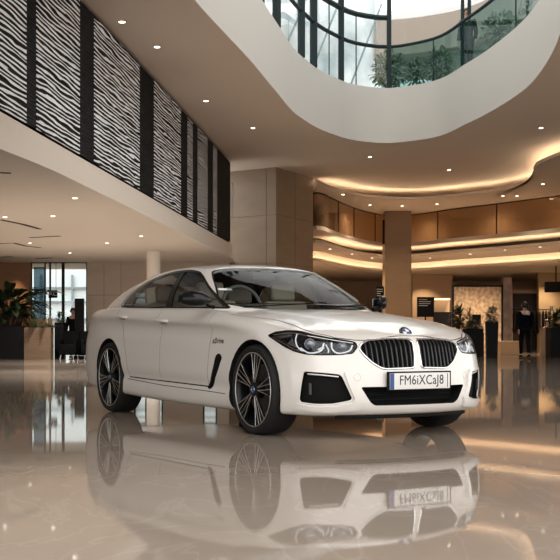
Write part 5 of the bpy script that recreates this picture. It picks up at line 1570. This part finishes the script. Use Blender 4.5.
# dark box under the far ceiling on the right
mb = MB(); c = at(556, 287, 50); mb.box(tuple(c), (.9, .5, .45), bev=.02); mb.tube([(c.x, c.y, c.z + .2), (c.x, c.y, 3.775)], .03, n=8); o = mb.build('projector', M_DARKM); tag(o, 'black projector box hanging under the far ceiling at the right edge', 'projector')

# ================================================================== CEILING FITTINGS
def downlight(x, y, z, group, label, r=.075):
    root = empty('downlight', (x, y, z), 0, label, 'ceiling light', group)
    mb = MB(); mb.lathe([(r, -.002), (r * 1.35, -.006), (r * 1.38, 0), (r, 0)], n=20); mb.build('trim_ring', M_TRIM, root)
    mb = MB(); mb.lathe([(0, -.004), (r * .98, -.004), (r * .98, -.0005)], n=20, smooth=False); mb.build('lens', M_DOWN, root); return root
def many(picks, z, group, label, r):
    first = None; spots = []
    for px, py in picks:
        x, y = onz(px, py, z); spots.append((x, y))
        if first is None: first = downlight(x, y, z, group, label, r)
        else: d = copy_tree(first); d.location = (x, y, z)
    return spots
S_UP = many([(122, 22), (157, 47), (206, 101), (253, 128), (370, 157), (449, 170), (541, 128)], ZC, 'downlights in the upper ceiling', 'small round downlight set into the high beige ceiling around the opening', .055)
S_LF = many([(75, 198), (53, 216), (107, 243), (141, 236), (70, 253), (5, 217), (30, 243)], ZS, 'downlights under the mezzanine', 'small round downlight set into the low ceiling under the mezzanine on the left', .045)
S_MD = many([(343, 194.5), (370, 205), (402, 206), (437, 204), (503, 196), (517, 196), (543, 184), (551, 199)], Z1, 'downlights beyond the cove', 'small round downlight in the dropped ceiling between wavy cove and gallery glass', .055)
S_FR = many([(330, 249), (352, 254), (372, 258), (430, 258), (470, 254), (505, 250), (540, 247)], 4.13, 'downlights under the gallery', 'small round downlight in the ceiling band under the glazed gallery', .055)
# dark slots in the low ceiling
SL = [((0, 219.5), (22, 224), (40, 229)), ((30, 237.5), (48, 236.5), (60, 236)), ((0, 243.5), (14, 243), (26, 246), (40, 247.5)), ((0, 172.5), (6, 172.8), (11, 173)), ((0, 257), (12, 256.5)), ((36, 258.5), (52, 258))]
LB = ['bent dark slot in the low left ceiling, the one nearest the fascia', 'short straight dark slot right of the bent slots in the low left ceiling', 'curved dark slot below the straight slot in the low left ceiling', 'short dark slot at the far left, closest to the camera', 'thin dark slot farthest left near the wood wall', 'thin dark slot above the glass entrance']
for P, lb in zip(SL, LB):
    q = [Vector((*onz(px, py, ZS), ZS - .006)) for px, py in P]; vs = []
    for i, p in enumerate(q):
        t = (q[min(i + 1, len(q) - 1)] - q[max(i - 1, 0)]).normalized(); nn = Vector((-t.y, t.x, 0)) * .055
        vs += [p - nn, p + nn, p + nn + Vector((0, 0, .005)), p - nn + Vector((0, 0, .005))]
    mb = MB(); mb.add(vs, [(4 * i + k, 4 * i + (k + 1) % 4, 4 * i + 4 + (k + 1) % 4, 4 * i + 4 + k) for i in range(len(q) - 1) for k in range(4)] + [(0, 1, 2, 3), tuple(range(4 * len(q) - 4, 4 * len(q)))])
    tag(mb.build('ceiling_slot', M_DARKM), lb, 'ceiling slot')

# ================================================================== CAR, LIGHT, CAMERA
make_car()
W = bpy.data.worlds.new('daylight'); SC.world = W; W.use_nodes = True
bg = W.node_tree.nodes['Background']; bg.inputs[0].default_value = (1.0, .985, .96, 1); bg.inputs[1].default_value = WORLD
def area(name, loc, rot, size, power, col, sy=None):
    l = bpy.data.lights.new(name, 'AREA'); l.energy = power; l.color = col; l.size = size
    if sy: l.shape = 'RECTANGLE'; l.size_y = sy
    o = bpy.data.objects.new(name, l); COL.objects.link(o); o.location = loc; o.rotation_euler = rot; return o
def spot(name, loc, power, col=(1, .80, .58), ang=110, r=.08):
    l = bpy.data.lights.new(name, 'SPOT'); l.energy = power; l.color = col; l.spot_size = math.radians(ang); l.spot_blend = .9; l.shadow_soft_size = r
    o = bpy.data.objects.new(name, l); COL.objects.link(o); o.location = loc; return o
for x, y in S_LF: spot('downlight_beam', (x, y, ZS - .03), 480, (1, .93, .85), 150, .15)
for x, y in S_MD: spot('downlight_beam', (x, y, Z1 - .03), 130, (1, .78, .56))
for q in (GAL[45], GAL[60], GAL[78], GAL[96]): spot('gallery_fill', (q[0], q[1] + 1.6, ZC - .06), 150, (1, .74, .48), 150)  # added fill spots that brighten the gallery, no fittings behind them
for x, y in S_FR: spot('downlight_beam', (x, y, 4.10), 520, (1, .77, .54), 140)
spot('wall_washer', (xat(14, 38.0), 38.0, ZS - .05), 140, (1, .72, .45), 70)
spot('wall_washer', (xat(546, 54.2), 54.2, 3.6), 220, (1, .74, .46), 120)  # added fill for the dim sand wall, no washer fitting stands here
spot('wall_washer', (xat(425, 56), 56, 3.6), 200, (1, .74, .46), 120)
for px in (465, 478, 491): spot('panel_washer', (xat(px, YF) , YF - .9, 3.35), 65, (1, .72, .42), 100)
cam = bpy.data.cameras.new('camera'); co = bpy.data.objects.new('camera', cam); COL.objects.link(co); SC.camera = co
co.location = (0, 0, EYE); co.rotation_euler = (PI / 2, 0, 0); cam.sensor_width = 36; cam.lens = FPX / 560 * 36; cam.shift_y = (HORIZON - 280) / 560; cam.clip_end = 300
vs_ = SC.view_settings; vs_.view_transform = 'Standard'; vs_.look = 'None'; vs_.gamma = 1.0; vs_.exposure = EXPO; vs_.use_curve_mapping = False
SC.cycles.use_denoising = True; SC.cycles.max_bounces = 10; SC.cycles.diffuse_bounces = 5; SC.cycles.glossy_bounces = 5; SC.cycles.transparent_max_bounces = 16; SC.cycles.sample_clamp_indirect = 6.0
